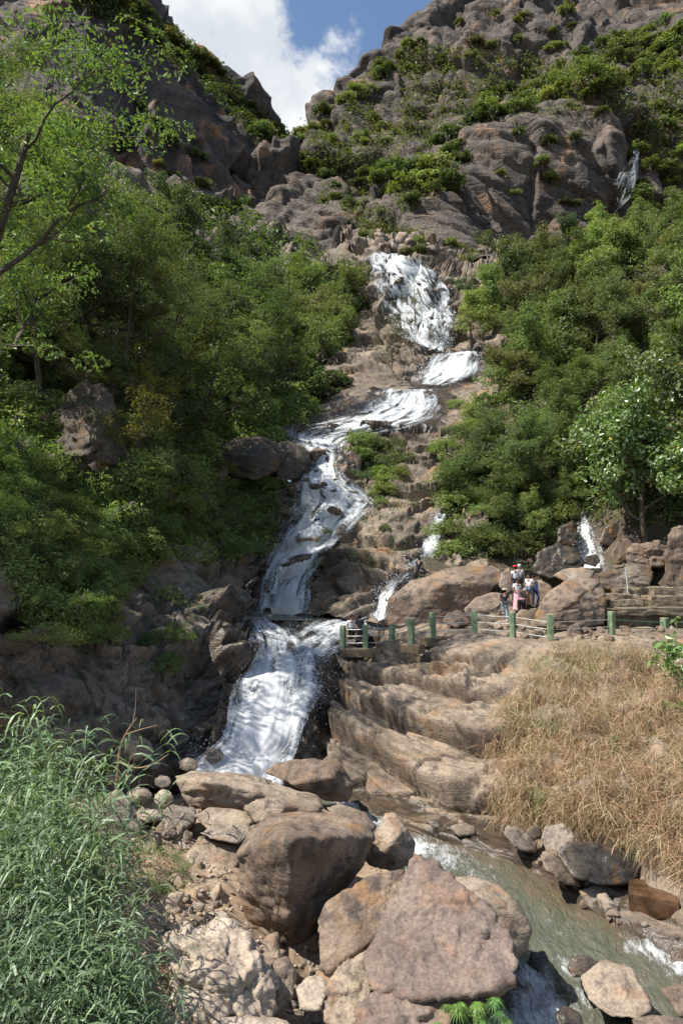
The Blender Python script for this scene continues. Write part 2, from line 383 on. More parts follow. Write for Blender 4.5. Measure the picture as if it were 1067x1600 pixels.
def fallmat():
    """white water: strands of foam along v (metres), clear gaps that show the rock"""
    m, nt, out = newmat('falling_white_water'); tc = nt.nodes.new('ShaderNodeTexCoord')
    at = nt.nodes.new('ShaderNodeAttribute'); at.attribute_name = 'thick'
    uv = tc.outputs['UV']
    wv = nt.nodes.new('ShaderNodeVectorMath'); wv.operation = 'ADD'; nt.links.new(uv, wv.inputs[0])
    wn = noise(nt, uv, .9, 3, .6); sc2 = nt.nodes.new('ShaderNodeVectorMath'); sc2.operation = 'SCALE'; sc2.inputs['Scale'].default_value = .07
    nt.links.new(wn.outputs['Color'], sc2.inputs[0]); nt.links.new(sc2.outputs[0], wv.inputs[1])
    a = noise(nt, stretch(nt, wv.outputs[0], (2.6, .30, 1)), 1.0, 5, .62, 0).outputs['Fac']
    b_ = noise(nt, stretch(nt, wv.outputs[0], (12, 4.2, 1)), 1.0, 6, .8, .1).outputs['Fac']
    c_ = noise(nt, stretch(nt, wv.outputs[0], (.8, .30, 1)), 1.0, 3, .5).outputs['Fac']
    d_ = noise(nt, stretch(nt, wv.outputs[0], (9, 5.5, 1)), 1.0, 4, .75).outputs['Fac']
    s = mathn(nt, 'ADD', mathn(nt, 'MULTIPLY', mathn(nt, 'SUBTRACT', a, .5), 1.7), mathn(nt, 'MULTIPLY', mathn(nt, 'SUBTRACT', b_, .5), 1.6))
    s = mathn(nt, 'ADD', s, mathn(nt, 'MULTIPLY', mathn(nt, 'SUBTRACT', c_, .5), 1.1))
    s = mathn(nt, 'ADD', s, mathn(nt, 'MULTIPLY', mathn(nt, 'SUBTRACT', d_, .5), 1.5))
    s = mathn(nt, 'ADD', s, at.outputs['Fac'])
    al = smooth(nt, s, .12, .72)
    colr = mixc(nt, smooth(nt, s, .35, 1.05), (.50, .54, .57), (.88, .89, .90))
    p = nt.nodes.new('ShaderNodeBsdfDiffuse'); tl = nt.nodes.new('ShaderNodeBsdfTranslucent'); pm = nt.nodes.new('ShaderNodeMixShader'); pm.inputs[0].default_value = .35
    nt.links.new(colr, p.inputs['Color']); nt.links.new(colr, tl.inputs['Color']); nt.links.new(p.outputs[0], pm.inputs[1]); nt.links.new(tl.outputs[0], pm.inputs[2])
    bp = nt.nodes.new('ShaderNodeBump'); bp.inputs['Strength'].default_value = .2; bp.inputs['Distance'].default_value = .05
    nt.links.new(s, bp.inputs['Height']); nt.links.new(bp.outputs[0], p.inputs['Normal'])
    tr = nt.nodes.new('ShaderNodeBsdfTransparent'); mx = nt.nodes.new('ShaderNodeMixShader')
    nt.links.new(al, mx.inputs[0]); nt.links.new(tr.outputs[0], mx.inputs[1]); nt.links.new(pm.outputs[0], mx.inputs[2])
    nt.links.new(mx.outputs[0], out.inputs[0]); return m
M['fall'] = fallmat()

M['spray'] = plain('water_spray', (.80, .82, .83), .4, .05, 5, bumpv=0)
# ------------------------------------------------------------------ the ground, rock faces and slopes
def layers(p, nrm, T, warp=.7, wl=6., seed=0.):
    """bedding: rounded courses of thickness T with sharp clefts between, each standing out differently"""
    nrm = np.array(nrm, np.float32); nrm /= np.linalg.norm(nrm)
    s = (p @ nrm) / T + warp * fbm(p / wl + seed, 3)
    k = np.floor(s); f = s - k
    r = CELL[(k.astype(int) * 37 + int(seed * 13)) & 255, 1]
    b = 1 - np.abs(2 * f - 1)**3.5
    return b * .55 + (r - .5) * .9 * sst(b, 0, .6), 1 - b
def blocks(p, sx, sy, sz, seed=0., crack=.06, tilt=1.0, warp=.25, soft=.16):
    """angular jointed blocks: every cell stands out by its own amount and its face leans its own way"""
    q = np.stack([p[:, 0] / sx, p[:, 1] / sy, p[:, 2] / sz], 1) + seed + warp * np.stack([perlin(p / sx + 3), perlin(p / sx + 9), perlin(p / sx + 14)], 1)
    f1, f2, H, H2, O, O2 = worley(q)
    def ht(H, O): return CELL[H, 3] - .5 + tilt * (O * (CELL[(H * 7 + 3) & 255][:, :3] * 2 - 1)).sum(1)
    t = sst(f2 - f1, -soft, soft)
    return ht(H, O) * t + ht(H2, O2) * (1 - t), 1 - sst(f2 - f1, 0, crack)
def courses(p, up, T, warp, wl, seed=0., back=.65, cleft=0.):
    """overlapping ledges: a rounded nose, then a tread that falls back to the foot of the next"""
    up = np.array(up, np.float32); up /= np.linalg.norm(up)
    s = (p @ up) / T + warp * fbm(p / wl + seed, 3)
    k = np.floor(s); f = s - k; r = CELL[(k.astype(int) * 37 + int(seed * 13)) & 255, 1]
    return (1 - np.exp(-f * 11)) * (1 - back * f) * (.55 + .8 * r) - .35 - cleft * (np.exp(-(f / .05)**2) + np.exp(-((1 - f) / .05)**2)) * (.4 + r)
def d_left(p, n, _):
    dist = np.clip((p[:, 1] - 18) / 60, 0, 1)
    near = 1 - sst(p[:, 1], 45, 60)
    o = fbm(p / 9, 4) * (.9 + 2.2 * dist)
    o += blocks(p, 5.5, 5.5, 4.2, 8., .05, soft=.05)[0] * 2.0
    b, c = blocks(p, 1.9, 1.9, 1.3, 4., .05, soft=.08)
    o += near * (b * .75 - .20 * c + blocks(p, .7, .7, .45, 2., soft=.1)[0] * .14 + courses(p, (-.35, .45, .82), 1.6, .45, 5., 2.) * .75 + courses(p, (-.35, .45, .82), .5, .6, 3., 5.) * .16 + .03 * fbm(p / .3, 3))
    return o
def d_falls(p, n, _):
    far = sst(p[:, 1], 66, 90); slab = sst(p[:, 1], 59, 62) * (1 - sst(p[:, 1], 73, 77))
    wp = p + 1.6 * np.stack([fbm(p / 5, 3), fbm(p / 5 + 7, 3), fbm(p / 5 + 13, 3)], 1)
    o = courses(wp, (.16, .30, .94), 2.3, .42, 8., 1., .65, .22) * 1.25 * (1 - .75 * slab) + courses(wp, (.16, .3, .94), .8, .7, 5., 4.) * .25 * (1 - .5 * slab)
    b, bc = blocks(wp, 3.4, 3.0, 1.6, 2., .04, soft=.07); b4, bc4 = blocks(p, 1.2, 1.2, .6, 6., .05, soft=.08)
    o += (b * .75 - .15 * bc + b4 * .22) * (1 - .8 * slab) + fbm(p / 7, 3) * .35 + .03 * fbm(p / .4, 3)
    b3, c3 = blocks(p, 4.5, 4.5, 9., 5., .05, soft=.08)
    return o + far * (b3 * 2.2 - .5 * c3 + .9 * fbm(p / 9, 3))
def d_lower(p, n, _):
    return (1 - .85 * sst(p[:, 1], 35.5, 38)) * courses(p, (-.1, .8, .6), 1.2, .6, 4., 1.) * .35 + (1 - .85 * sst(p[:, 1], 35.5, 38)) * .40 * fbm(p / 2.6, 4) + blocks(p, 1.3, 1.3, .9, soft=.08)[0] * .22 + .03 * fbm(p / .35, 3)
def d_right(p, n, _):
    m = sst(p[:, 2], 0, .9); flat = sst(p[:, 2], 4.2, 4.7)
    wp = p + .4 * np.stack([fbm(p / 5, 3), fbm(p / 5 + 7, 3), fbm(p / 5 + 13, 3)], 1)
    o = courses(wp, (.78, .60, .15), 1.9, .34, 9., 3., .95, .34) * 1.15 + courses(wp, (.80, .56, .2), .6, .35, 6., 8., .9, .4) * .24
    b, bc = blocks(wp, 3.6, 2.4, 1.8, 6., .05, soft=.06); b2, bc2 = blocks(wp, 1.3, 1.0, .8, 9., .03, soft=.06)
    o += b * .42 - .26 * bc - .06 * bc2 + b2 * .12 * (1 + fbm(p / 2, 2)) + fbm(p / 3.2, 3) * .20 + .012 * fbm(p / .25, 3)
    dry = sst(p[:, 0] / np.maximum(p[:, 1], 1), .24, .34); o = o * (1 - .6 * dry) + dry * (.55 * fbm(p / 1.7, 3) + .1)
    return o * m * (1 - flat * .8) - .22 * (1 - flat)
def d_cliff(p, n, _):
    wp = p + 5 * np.stack([fbm(p / 34, 2), fbm(p / 34 + 7, 2), fbm(p / 34 + 13, 2)], 1)
    b, bc = blocks(wp, 42, 42, 60, 2., .09, 1.2, soft=.04); b2, bc2 = blocks(wp, 15, 15, 22, 9., .2, 1.3, soft=.08); b3, bc3 = blocks(p, 8, 8, 7, 4., .3, 1.2, soft=.2)
    l = courses(p, (.45, .1, .88), 11., .5, 40., 5.); l2 = courses(p, (.42, .1, .9), 5.5, .6, 18., 7.)
    v, vc = blocks(wp, 13, 13, 80, 6., .25, 1.0, soft=.08)
    o = fbm(p / 60, 3) * 6 + b * 8 - 1.2 * bc + b2 * 2.8 - .3 * bc2 + b3 * .8 + l * 3.6 + l2 * 1.7 + v * 2.4 - .5 * vc
    return o * .75 + fbm(p / 7, 3) * .6 + .38 * ridged(wp / 6.5, 3)
def d_cliffl(p, n, _):
    wp = p + 4 * np.stack([fbm(p / 22, 3), fbm(p / 22 + 7, 3), fbm(p / 22 + 13, 3)], 1)
    b, bc = blocks(wp, 22, 26, 46, 3., .12, 1.2, soft=.07); b2, bc2 = blocks(wp, 9, 10, 19, 9., .28, 1.2, soft=.14); b3, bc3 = blocks(p, 5, 5, 6.5, 9., .3, 1.2, soft=.2)
    return fbm(p / 45, 3) * 4 + b * 4.2 - bc * 1.2 + b2 * 2.0 - .8 * bc2 + b3 * .5 + courses(p, (-.3, .1, .9), 6., .6, 20., 7.) * 1.0
def d_soft(a, l):
    def f(p, n, _): return fbm(p / l, 5) * a
    return f
def sh(p, dx, dy, dz): return p + np.array((dx, dy, dz))

# broad ground sheet beneath everything, out to the horizon
V = []
NX = 60
xs = np.sign(np.linspace(-1, 1, NX)) * np.abs(np.linspace(-1, 1, NX))**3 * 3000
GX, GY = np.meshgrid(xs, xs + 0.01)
pp = np.stack([GX.ravel(), GY.ravel(), np.zeros(NX * NX)], 1)
pp[:, 2] = -2.2 - 1.5 * (1 - np.exp(-(np.hypot(pp[:, 0], pp[:, 1]) / 60)**2)) + 0.5 * fbm((pp / 40).astype(np.float32), 3)
ob('ground', mesh('ground', pp, grid_faces(NX, NX), M['soil'], True), kind='structure')

# left bank, from the stream up to the foot of the mountain
LB = [
 [(-420,1260,17),(-200,1255,20),(0,1250,21),(100,1250,21.5),(200,1248,22.3),(290,1238,23.3),(335,1232,24.2)],
 [(-420,1100,19),(-200,1100,21.5),(0,1100,22.5),(100,1100,23),(200,1100,24.5),(290,1100,26.2),(368,1100,28)],
 [(-420,980,20),(-200,1000,22.5),(0,1000,23.5),(100,1000,24.5),(200,1000,27),(300,990,30),(385,1000,33.5)],
 [(-420,860,21),(-200,900,23),(0,900,24),(110,900,26),(210,900,31),(300,925,37),(372,962,40)],
 [(-420,740,23),(-200,800,24),(0,800,26),(120,800,30),(220,830,36),(320,880,43),(402,945,47)],
 [(-420,640,26),(-200,700,28),(0,700,31),(130,720,35),(250,740,42),(350,780,49),(432,820,51)],
 [(-420,520,30),(-200,600,33),(0,600,36),(140,600,40),(260,640,47),(370,690,56),(462,700,58)],
 [(-420,380,36),(-200,480,38),(0,480,43),(150,480,50),(300,510,62),(420,580,76),(520,610,76)],
 [(-420,200,50),(-200,300,55),(0,320,62),(170,350,76),(320,400,95),(450,450,112),(560,500,104)],
 [(-420,80,75),(-200,200,82),(0,230,95),(180,280,112),(340,350,135),(470,370,150),(590,405,113)],
 [(-420,20,110),(-200,160,115),(0,210,125),(180,270,145),(340,345,165),(480,360,185),(620,380,150)],
]
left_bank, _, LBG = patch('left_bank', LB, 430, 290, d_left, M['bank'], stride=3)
# right forest slope
RS = [
 [(640,1000,38),(700,971,41),(780,971,41.5),(860,973,41),(940,977,39),(1020,982,37),(1120,987,35),(1300,1000,33),(1550,1000,33)],
 [(660,880,46),(720,880,45),(790,880,44.5),(860,885,44),(930,890,42.5),(1020,880,39),(1120,870,36.5),(1300,850,34),(1550,800,32)],
 [(690,800,51),(740,800,50),(800,800,49),(865,815,48),(930,820,47),(1020,800,42),(1120,780,39),(1300,740,37),(1550,680,35)],
 [(705,700,58),(750,690,57),(810,690,55),(880,700,53),(950,700,51),(1020,690,47),(1120,660,44),(1300,600,42),(1550,500,40)],
 [(770,610,69),(810,600,67),(860,590,64),(920,580,61),(970,580,58),(1030,570,55),(1120,540,51),(1300,470,49),(1550,350,48)],
 [(745,520,92),(790,510,86),(840,500,81),(900,490,76),(960,480,73),(1030,465,69),(1120,430,65),(1300,350,62),(1550,220,62)],
 [(735,470,104),(785,450,108),(840,430,110),(900,410,110),(960,390,108),(1030,375,105),(1120,350,98),(1300,250,92),(1550,100,90)],
 [(760,460,132),(800,440,140),(850,410,150),(900,385,155),(960,360,160),(1030,340,160),(1120,310,155),(1300,220,140),(1550,60,130)],
]
right_slope, _, RSG = patch('right_forest_slope', RS, 170, 170, d_soft(1.1, 9), M['soil'], stride=2)
# stream bed of the main fall and the terraces above it
MF = [
 [(372,972,46),(440,968,46),(490,970,43.5),(560,980,40),(610,990,38.5),(680,985,39),(760,978,40)],
 [(388,930,49.8),(440,935,47),(490,930,45),(555,930,42.5),(605,940,41.5),(680,930,42.5),(760,920,43)],
 [(408,880,51.5),(460,880,48.5),(505,880,47.5),(555,885,45),(615,885,44.5),(680,880,45),(760,880,45)],
 [(428,800,53),(490,810,50),(530,820,50),(570,830,48.5),(630,830,48),(690,820,49),(760,820,49)],
 [(448,760,52.5),(500,760,52),(545,775,52),(590,790,51),(640,775,52),(690,765,53),(760,760,53)],
 [(460,715,55),(510,715,55),(550,740,55),(600,745,55.5),(650,740,56),(700,730,57),(760,710,57)],
 [(435,682,59.5),(500,682,59),(560,690,59),(610,690,59),(660,680,60),(710,670,61),(770,650,62)],
 [(435,664,63),(520,652,63),(570,637,64),(620,624,65),(665,622,66),(715,632,66),(780,604,68)],
 [(470,640,68),(560,614,67),(600,609,68),(640,607,69),(690,606,70),(735,606,70),(785,588,72)],
 [(500,600,74),(600,598,71.5),(640,600,72),(670,592,73),(710,582,73.5),(750,577,74),(795,562,75)],
 [(510,575,80),(600,572,76),(640,575,76),(670,560,76),(710,556,76),(752,550,77),(795,542,78)],
 [(530,545,88),(600,548,83),(640,550,82),(675,548,81),(700,540,82),(735,530,84),(785,510,86)],
 [(540,500,96),(605,505,88),(650,512,87),(690,502,87),(715,490,89),(745,480,91),(790,470,93)],
 [(550,450,102),(605,452,93),(650,460,92),(690,462,92),(712,450,95),(745,448,97),(800,430,100)],
 [(555,400,106),(605,404,98),(645,410,97),(672,422,98),(700,436,101),(740,440,104),(800,420,108)],
 [(540,380,116),(600,386,110),(640,390,110),(672,396,113),(700,405,118),(740,410,120),(800,400,120)],
 [(530,365,128),(600,370,126),(640,372,125),(680,376,128),(720,380,130),(760,385,132),(820,380,132)],
]
stream_rock, _, MFG = patch('waterfall_rock_bed', MF, 500, 270, d_falls, M['falls'], stride=3)
# bed of the lower cascade and pool floor
LC = [
 [(280,1250,23.5),(340,1240,23.8),(400,1235,24.2),(460,1235,24.9),(530,1262,26.2)],
 [(320,1185,25.5),(370,1160,26.3),(420,1155,26.8),(470,1160,27.3),(530,1205,28.4)],
 [(345,1080,29),(390,1075,30),(440,1070,30.4),(490,1072,30.4),(535,1120,31.8)],
 [(362,1020,33),(400,1012,34),(450,1008,34.3),(500,1018,33.9),(550,1065,34.8)],
 [(365,976,38.3),(400,974,39),(450,973,39.3),(500,978,38.3),(560,1000,36)],
 [(352,975,41),(400,980,42),(450,980,42.3),(500,978,41.3),(580,995,38)],
 [(345,972,46),(400,975,47.5),(450,974,48),(500,968,46),(600,985,41)],
]
lower_rock, _, LCG = patch('lower_cascade_rock', LC, 260, 150, d_lower, M['falls'], stride=2)
# right bank: from the fenced path down the layered rock to the river
def rw(r, dx, dy, dz): return [P(*q) + np.array((dx, dy, dz)) for q in r]
edge = [(470,1225,25.5),(545,1243,24.2),(592,1262,23),(660,1292,21.2),(725,1304,20.6),(800,1322,19.7),(880,1372,17.7),(980,1422,16),(1100,1480,14.4),(1300,1640,11.4),(1600,1900,8.4)]
RR = [
 [(485,985,41),(560,985,40),(640,975,40),(720,966,40),(800,966,40),(880,968,39.5),(980,965,39),(1100,968,38.5),(1250,975,38),(1450,975,38),(1800,975,38)],
 [(490,1003,38),(560,1000,37.5),(640,985,36.5),(720,978,36),(800,978,35.5),(880,980,35),(980,978,35),(1100,978,35),(1250,980,35),(1450,980,35),(1800,980,35)],
 [(505,1022,35.5),(560,1018,35.5),(640,1010,33.2),(720,1001,32),(800,1004,30.5),(880,1010,29),(980,1008,29),(1100,1010,29),(1250,1012,29),(1450,1012,29),(1800,1012,29)],
 [(515,1070,32),(565,1062,32),(640,1052,30.5),(720,1042,29.3),(800,1046,27.8),(880,1052,26.2),(980,1052,25.8),(1100,1058,25.2),(1250,1070,24.5),(1450,1080,24),(1800,1080,24)],
 [(515,1130,28.8),(565,1130,28.2),(640,1120,27.4),(720,1110,26.4),(800,1115,24.8),(880,1125,23.2),(980,1135,22),(1100,1150,20.6),(1250,1180,19.5),(1450,1200,18),(1800,1240,17)],
 [(505,1185,26.6),(565,1190,25.8),(640,1195,24.8),(720,1195,23.9),(800,1205,22.4),(880,1220,20.7),(980,1240,19),(1100,1270,17.2),(1250,1320,15.5),(1450,1400,14),(1800,1500,12)],
 [(485,1210,25.8),(550,1226,24.9),(605,1245,23.9),(670,1265,22.3),(735,1275,21.8),(810,1290,20.8),(885,1320,19),(980,1360,17.2),(1100,1400,15.5),(1280,1500,13),(1650,1700,10)],
 edge, rw(edge, -.5, -.8, -.7), rw(edge, -1.8, -1.5, -1.5), rw(edge, -4, -3, -1.7)]
right_bank, _, RRG = patch('right_bank', RR, 390, 360, d_right, M['tan'], stride=3)
# rubble bank in front on the left, rising under the reeds
GL = [
 [(-700,1900,5),(-300,1800,5.5),(-100,1800,6),(50,1800,6.5),(200,1780,7.4),(320,1770,8.6),(450,1770,9.6),(600,1780,10),(800,1800,9.6)],
 [(-700,1600,7),(-300,1600,7.8),(-100,1600,8.3),(50,1600,9),(200,1600,9.8),(320,1600,10.7),(450,1600,12.6),(600,1610,13),(780,1640,12.0)],
 [(-700,1450,9.5),(-300,1450,10.3),(-100,1450,10.8),(50,1450,11.3),(200,1450,12),(320,1450,13.3),(450,1450,15.1),(580,1480,14.6),(740,1540,13.9)],
 [(-700,1340,12),(-300,1340,13),(-100,1340,13.8),(50,1340,14.5),(200,1340,15.7),(320,1345,16.6),(450,1345,18.4),(580,1370,18.0),(660,1430,16.6)],
 [(-700,1270,15),(-300,1270,16.5),(-100,1270,17.5),(50,1270,18.5),(200,1270,20),(300,1270,21),(430,1275,21),(540,1290,21),(590,1330,20.3)],
 [(-700,1220,19),(-300,1220,20.5),(-100,1225,21),(50,1230,21.8),(200,1238,23),(300,1240,23.4),(420,1245,23),(500,1262,22.3),(550,1290,21.3)],
 [(-700,1200,21),(-300,1210,22.5),(-100,1220,23),(50,1228,23.5),(200,1235,24.5),(300,1240,25),(420,1250,24.6),(500,1265,23.6),(560,1300,22)],
]
def d_gl(p, n, _): return fbm(p / 2.5, 5) * .22 + blocks(p, .8, .8, .6)[0] * .14
rubble_bank, _, GLG = patch('rubble_bank', GL, 200, 230, d_gl, M['gravel'], stride=2)
# mountains
RC = [
 [(380,480,150),(430,470,140),(520,460,130),(600,440,127),(680,480,124),(760,520,122),(840,500,125),(920,480,130),(1000,440,140),(1080,400,150),(1250,380,150),(1500,380,150)],
 [(380,400,175),(430,390,170),(520,375,160),(600,368,140),(680,400,132),(760,430,140),(840,400,145),(920,380,150),(1000,340,158),(1080,320,163),(1250,300,163),(1500,290,160)],
 [(380,320,215),(430,310,205),(520,310,180),(600,310,165),(680,320,150),(760,330,152),(840,310,155),(920,290,160),(1000,270,168),(1080,250,170),(1250,220,172),(1500,200,170)],
 [(380,260,240),(430,250,235),(520,250,215),(600,262,200),(680,262,185),(760,235,172),(840,215,170),(920,200,172),(1000,195,178),(1080,175,182),(1250,150,182),(1500,100,180)],
 [(380,240,260),(440,222,252),(520,215,240),(600,218,235),(680,212,225),(760,190,212),(840,162,196),(920,148,190),(1000,150,196),(1080,130,202),(1250,90,205),(1500,20,200)],
 [(380,238,275),(445,212,270),(520,178,262),(600,168,258),(680,158,252),(760,135,248),(840,115,248),(920,110,248),(1000,115,240),(1080,90,238),(1250,50,235),(1500,-40,230)],
 [(380,236,290),(450,207,290),(520,160,286),(600,106,284),(680,66,285),(760,45,285),(840,30,290),(920,40,300),(985,45,295),(1080,35,282),(1250,0,270),(1500,-100,260)],
 [(380,238,305),(452,206,300),(530,155,300),(600,102,312),(680,28,325),(750,-40,335),(840,-75,345),(930,-45,350),(978,13,350),(1050,-25,345),(1250,-80,330),(1500,-200,320)],
]
RC = [[(a, b, d if d < 140 else 140 + (d - 140) * .55) for a, b, d in r] for r in RC]
RC.append([P(*q) + np.array((6, 30, -14)) for q in RC[-1]])
RC.append([P(*q) + np.array((20, 110, -70)) for q in RC[-2]])
right_mountain, _, RCG = patch('right_mountain', RC, 400, 480, d_cliff, M['cliff'], stride=3)
LM = [
 [(-500,430,95),(-250,420,105),(-100,420,110),(60,400,115),(180,380,125),(260,375,135),(340,380,150),(420,400,165),(480,410,185),(560,420,200)],
 [(-500,300,110),(-250,300,118),(-100,300,125),(60,295,130),(180,300,140),(260,310,155),(340,330,175),(420,335,195),(480,345,220),(560,380,245)],
 [(-500,130,125),(-250,140,132),(-100,150,140),(60,150,145),(180,170,155),(260,200,172),(340,245,195),(420,270,220),(480,295,245),(560,365,270)],
 [(-500,-60,145),(-250,-40,155),(-100,0,160),(60,30,165),(180,85,172),(260,125,190),(340,172,215),(420,215,240),(470,262,262),(560,350,285)],
 [(-500,-250,175),(-250,-180,185),(-100,-110,195),(60,-60,200),(180,20,205),(260,85,220),(340,135,240),(410,192,260),(470,250,275),(560,345,295)],
 [(-500,-500,220),(-250,-400,225),(-100,-260,230),(60,-120,230),(180,-25,235),(260,62,245),(340,118,260),(405,178,275),(470,243,288),(560,342,300)],
]
LM = [[(a, b, d if d < 150 else 150 + (d - 150) * .7) for a, b, d in r] for r in LM]
LM.append([P(*q) + np.array((-20, 60, -30)) for q in LM[-1]])
LM.append([P(*q) + np.array((-60, 140, -120)) for q in LM[-2]])
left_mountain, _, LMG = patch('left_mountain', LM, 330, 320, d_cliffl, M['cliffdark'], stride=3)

# ------------------------------------------------------------------ water
def pool_sheet(name, poly, z, foam, shallow, nx=200, bump=.02, label=None):
    poly = np.array([(P(*q)[0], P(*q)[1]) for q in poly]); a = poly.min(0); b = poly.max(0)
    xs = np.linspace(a[0], b[0], nx); ys = np.linspace(a[1], b[1], nx)
    X, Y = np.meshgrid(xs, ys, indexing='ij'); p = np.stack([X.ravel(), Y.ravel(), np.full(nx * nx, z)], 1)
    q = np.stack([X.ravel() / .9, Y.ravel() / .5, X.ravel() * 0], 1)
    fo = foam(p)
    p[:, 2] += bump * fbm(q, 3) + .16 * np.clip(fo, 0, 1) * fbm(q * 1.6 + 5, 4)
    F = grid_faces(nx, nx)
    me = mesh(name, p, F, M['water'], True); attr(me, 'foam', fo); attr(me, 'shallow', shallow(p))
    return ob(name, me, kind='structure'), p
def blob(p, pts):
    o = np.zeros(len(p))
    for px, py, r, a in pts:
        d = 8 * 1067 / (py - 890); c = P(px, py, d)
        o = np.maximum(o, a * np.exp(-((p[:, 0] - c[0])**2 + ((p[:, 1] - c[1]) * .8)**2) / r**2))
    return o
def river_foam(p):
    f = blob(p, [(555,1240,1.0,.75),(575,1270,1.0,.6),(650,1308,.9,.8),(690,1322,1.1,.55),(740,1345,1.2,.38),(600,1370,.7,.8),(560,1378,.6,.8),
                 (838,1500,.55,.85),(845,1535,.7,.95),(835,1575,.9,.85),(800,1560,.6,.7),(890,1475,.5,.5),(905,1520,.4,.6),(960,1600,.6,.5),
                 (1020,1455,.55,.65),(1060,1475,.6,.75),(985,1448,.4,.45),(400,1215,2.2,1.0),(330,1212,1.5,1.0),(640,1345,.6,.5),(850,1420,1.1,.25),(1000,1530,1.2,.22),(880,1440,1.5,.2)])
    return np.clip(f + .16, 0, 1)
E2 = np.array([P(*q)[:2] for q in edge])
def river_shallow(p):
    d = np.full(len(p), 99.)
    for i in range(len(E2) - 1):
        a, b = E2[i], E2[i + 1]; ab = b - a
        t = np.clip(((p[:, :2] - a) @ ab) / (ab @ ab), 0, 1)
        d = np.minimum(d, np.linalg.norm(p[:, :2] - a - t[:, None] * ab, axis=1))
    return .8 * np.exp(-(d / 1.3)**2) * (p[:, 1] < 22)
river, _ = pool_sheet('river_water', [(100,1220,26.5),(700,1220,26.5),(2600,1700,5),(300,2400,5)], 0.0, river_foam, river_shallow, 200, .03)
# the pool under the main fall stands 5.2 m higher
pz = P(450, 966, 42)[2] + .05
upper_pool, _ = pool_sheet('upper_pool_water', [(345,985,39.6),(500,985,39.6),(520,960,47.6),(340,960,47.6)], pz,
   lambda p: np.clip(.95 * np.exp(-((p[:, 1] - 47) / 2.2)**2) + .05, 0, 1), lambda p: np.zeros(len(p)), 60, .015)

# falling water: sheets laid over the bed, v runs downstream in metres
FALLPTS = []
def fall(name, label, lines, names, off=.16, nu=70, dens=130, thick=.82, disp=.16, cat='waterfall', edgefade=.26):
    """lines: downstream list of (left px, left py, right px, right py, thickness)"""
    L = np.array(lines, float); n = len(L)
    t = np.linspace(0, n - 1, dens); A = crom(L, t)
    G = np.zeros((dens, nu, 3)); bad = np.zeros((dens, nu), bool)
    for i in range(dens):
        for j in range(nu):
            s = j / (nu - 1); h = cast(A[i, 0] * (1 - s) + A[i, 2] * s, A[i, 1] * (1 - s) + A[i, 3] * s, names)
            if h is None: bad[i, j] = True
            else: G[i, j] = h[0]
    if bad.any():
        gi = np.argwhere(~bad)
        for i, j in np.argwhere(bad):
            k = gi[np.argmin(((gi - (i, j))**2).sum(1))]; G[i, j] = G[k[0], k[1]]
    for _ in range(48):
        G[1:-1] = (G[:-2] + 2 * G[1:-1] + G[2:]) / 4; G[:, 1:-1] = (G[:, :-2] + 2 * G[:, 1:-1] + G[:, 2:]) / 4
    nr = grid_normals(G); sgn = np.sign((nr * (np.array((0, 0, CAMZ + 5)) - G)).sum(2)); nr *= sgn[..., None]
    pf = G.reshape(-1, 3)
    U = np.zeros((dens, nu)); Vv = np.zeros((dens, nu))
    wid = np.linalg.norm(np.diff(G, axis=1), axis=2).sum(1); wid = np.convolve(np.pad(wid, 12, 'edge'), np.ones(25) / 25, 'valid'); U = np.linspace(-.5, .5, nu)[None, :] * (wid * .4 + wid.mean() * .6)[:, None]
    Vv[1:] = np.cumsum(np.linalg.norm(np.diff(G, axis=0), axis=2), 0); Vv[:] = Vv.mean(1)[:, None]
    q = np.stack([U.ravel() / .9, Vv.ravel() / 3.0, pf[:, 0] * 0 + 3], 1)
    dd = off + disp * .4 * fbm(q, 3)
    G2 = pf + nr.reshape(-1, 3) * dd[:, None]
    s = np.linspace(0, 1, nu)[None, :]
    e = np.minimum(s, 1 - s) / edgefade
    e = e * (.75 + .9 * fbm(q * 1.3 + 9, 3).reshape(dens, nu))
    th = A[:, 4][:, None] * thick / .62 - .75 * (1 - np.clip(e, 0, 1))
    uv = np.stack([U.ravel() + 50, Vv.ravel()], 1)
    me = mesh(name, G2, grid_faces(dens, nu), M['fall'], True, uv=uv); attr(me, 'thick', th.ravel())
    FALLPTS.append(G.reshape(-1, 3)[::23])
    o = ob(name, me, label=label, cat=cat)
    # droplets thrown off the sheet, most of them at its sides and foot
    rs = np.random.RandomState(int(A[0, 0])); G3 = G2.reshape(dens, nu, 3); n = 1500 if G[0, 0, 1] < 140 else 60
    wi = np.clip((rs.power(2.0, n) * dens).astype(int), 0, dens - 1); wj = np.clip(rs.beta(.55, .55, n) * nu, 0, nu - 1).astype(int)
    c = G3[wi, wj]; dist = c[:, 1].mean(); sz = dist / 1067 * rs.uniform(.35, 1.1, n)
    so2 = min(off, .30); c = c + nr[wi, wj] * rs.exponential(1.0, n)[:, None] * so2 * 1.3 + rs.normal(size=(n, 3)) * so2 * .7
    t = rs.normal(size=(n, 4, 3)) * .55 * sz[:, None, None]; V = (c[:, None] + t).reshape(-1, 3); k = np.arange(n) * 4
    F = np.concatenate([np.stack([k, k + 1, k + 2], 1), np.stack([k, k + 2, k + 3], 1), np.stack([k + 1, k + 2, k + 3], 1)])
    ob('spray', mesh('spray', V, F, M['spray']), parent=o, kind='stuff')
    return o
fall('waterfall', 'broad white main fall sliding down to the upper pool', [
  (488,712,530,712,.62),(470,752,545,755,.70),(455,790,595,785,.70),(440,830,560,820,.75),(425,870,520,860,.80),(410,915,495,895,.80),(398,945,482,940,.85),(394,962,478,962,.9)],
  ['waterfall_rock_bed', 'left_bank'], .25, 90, 170)
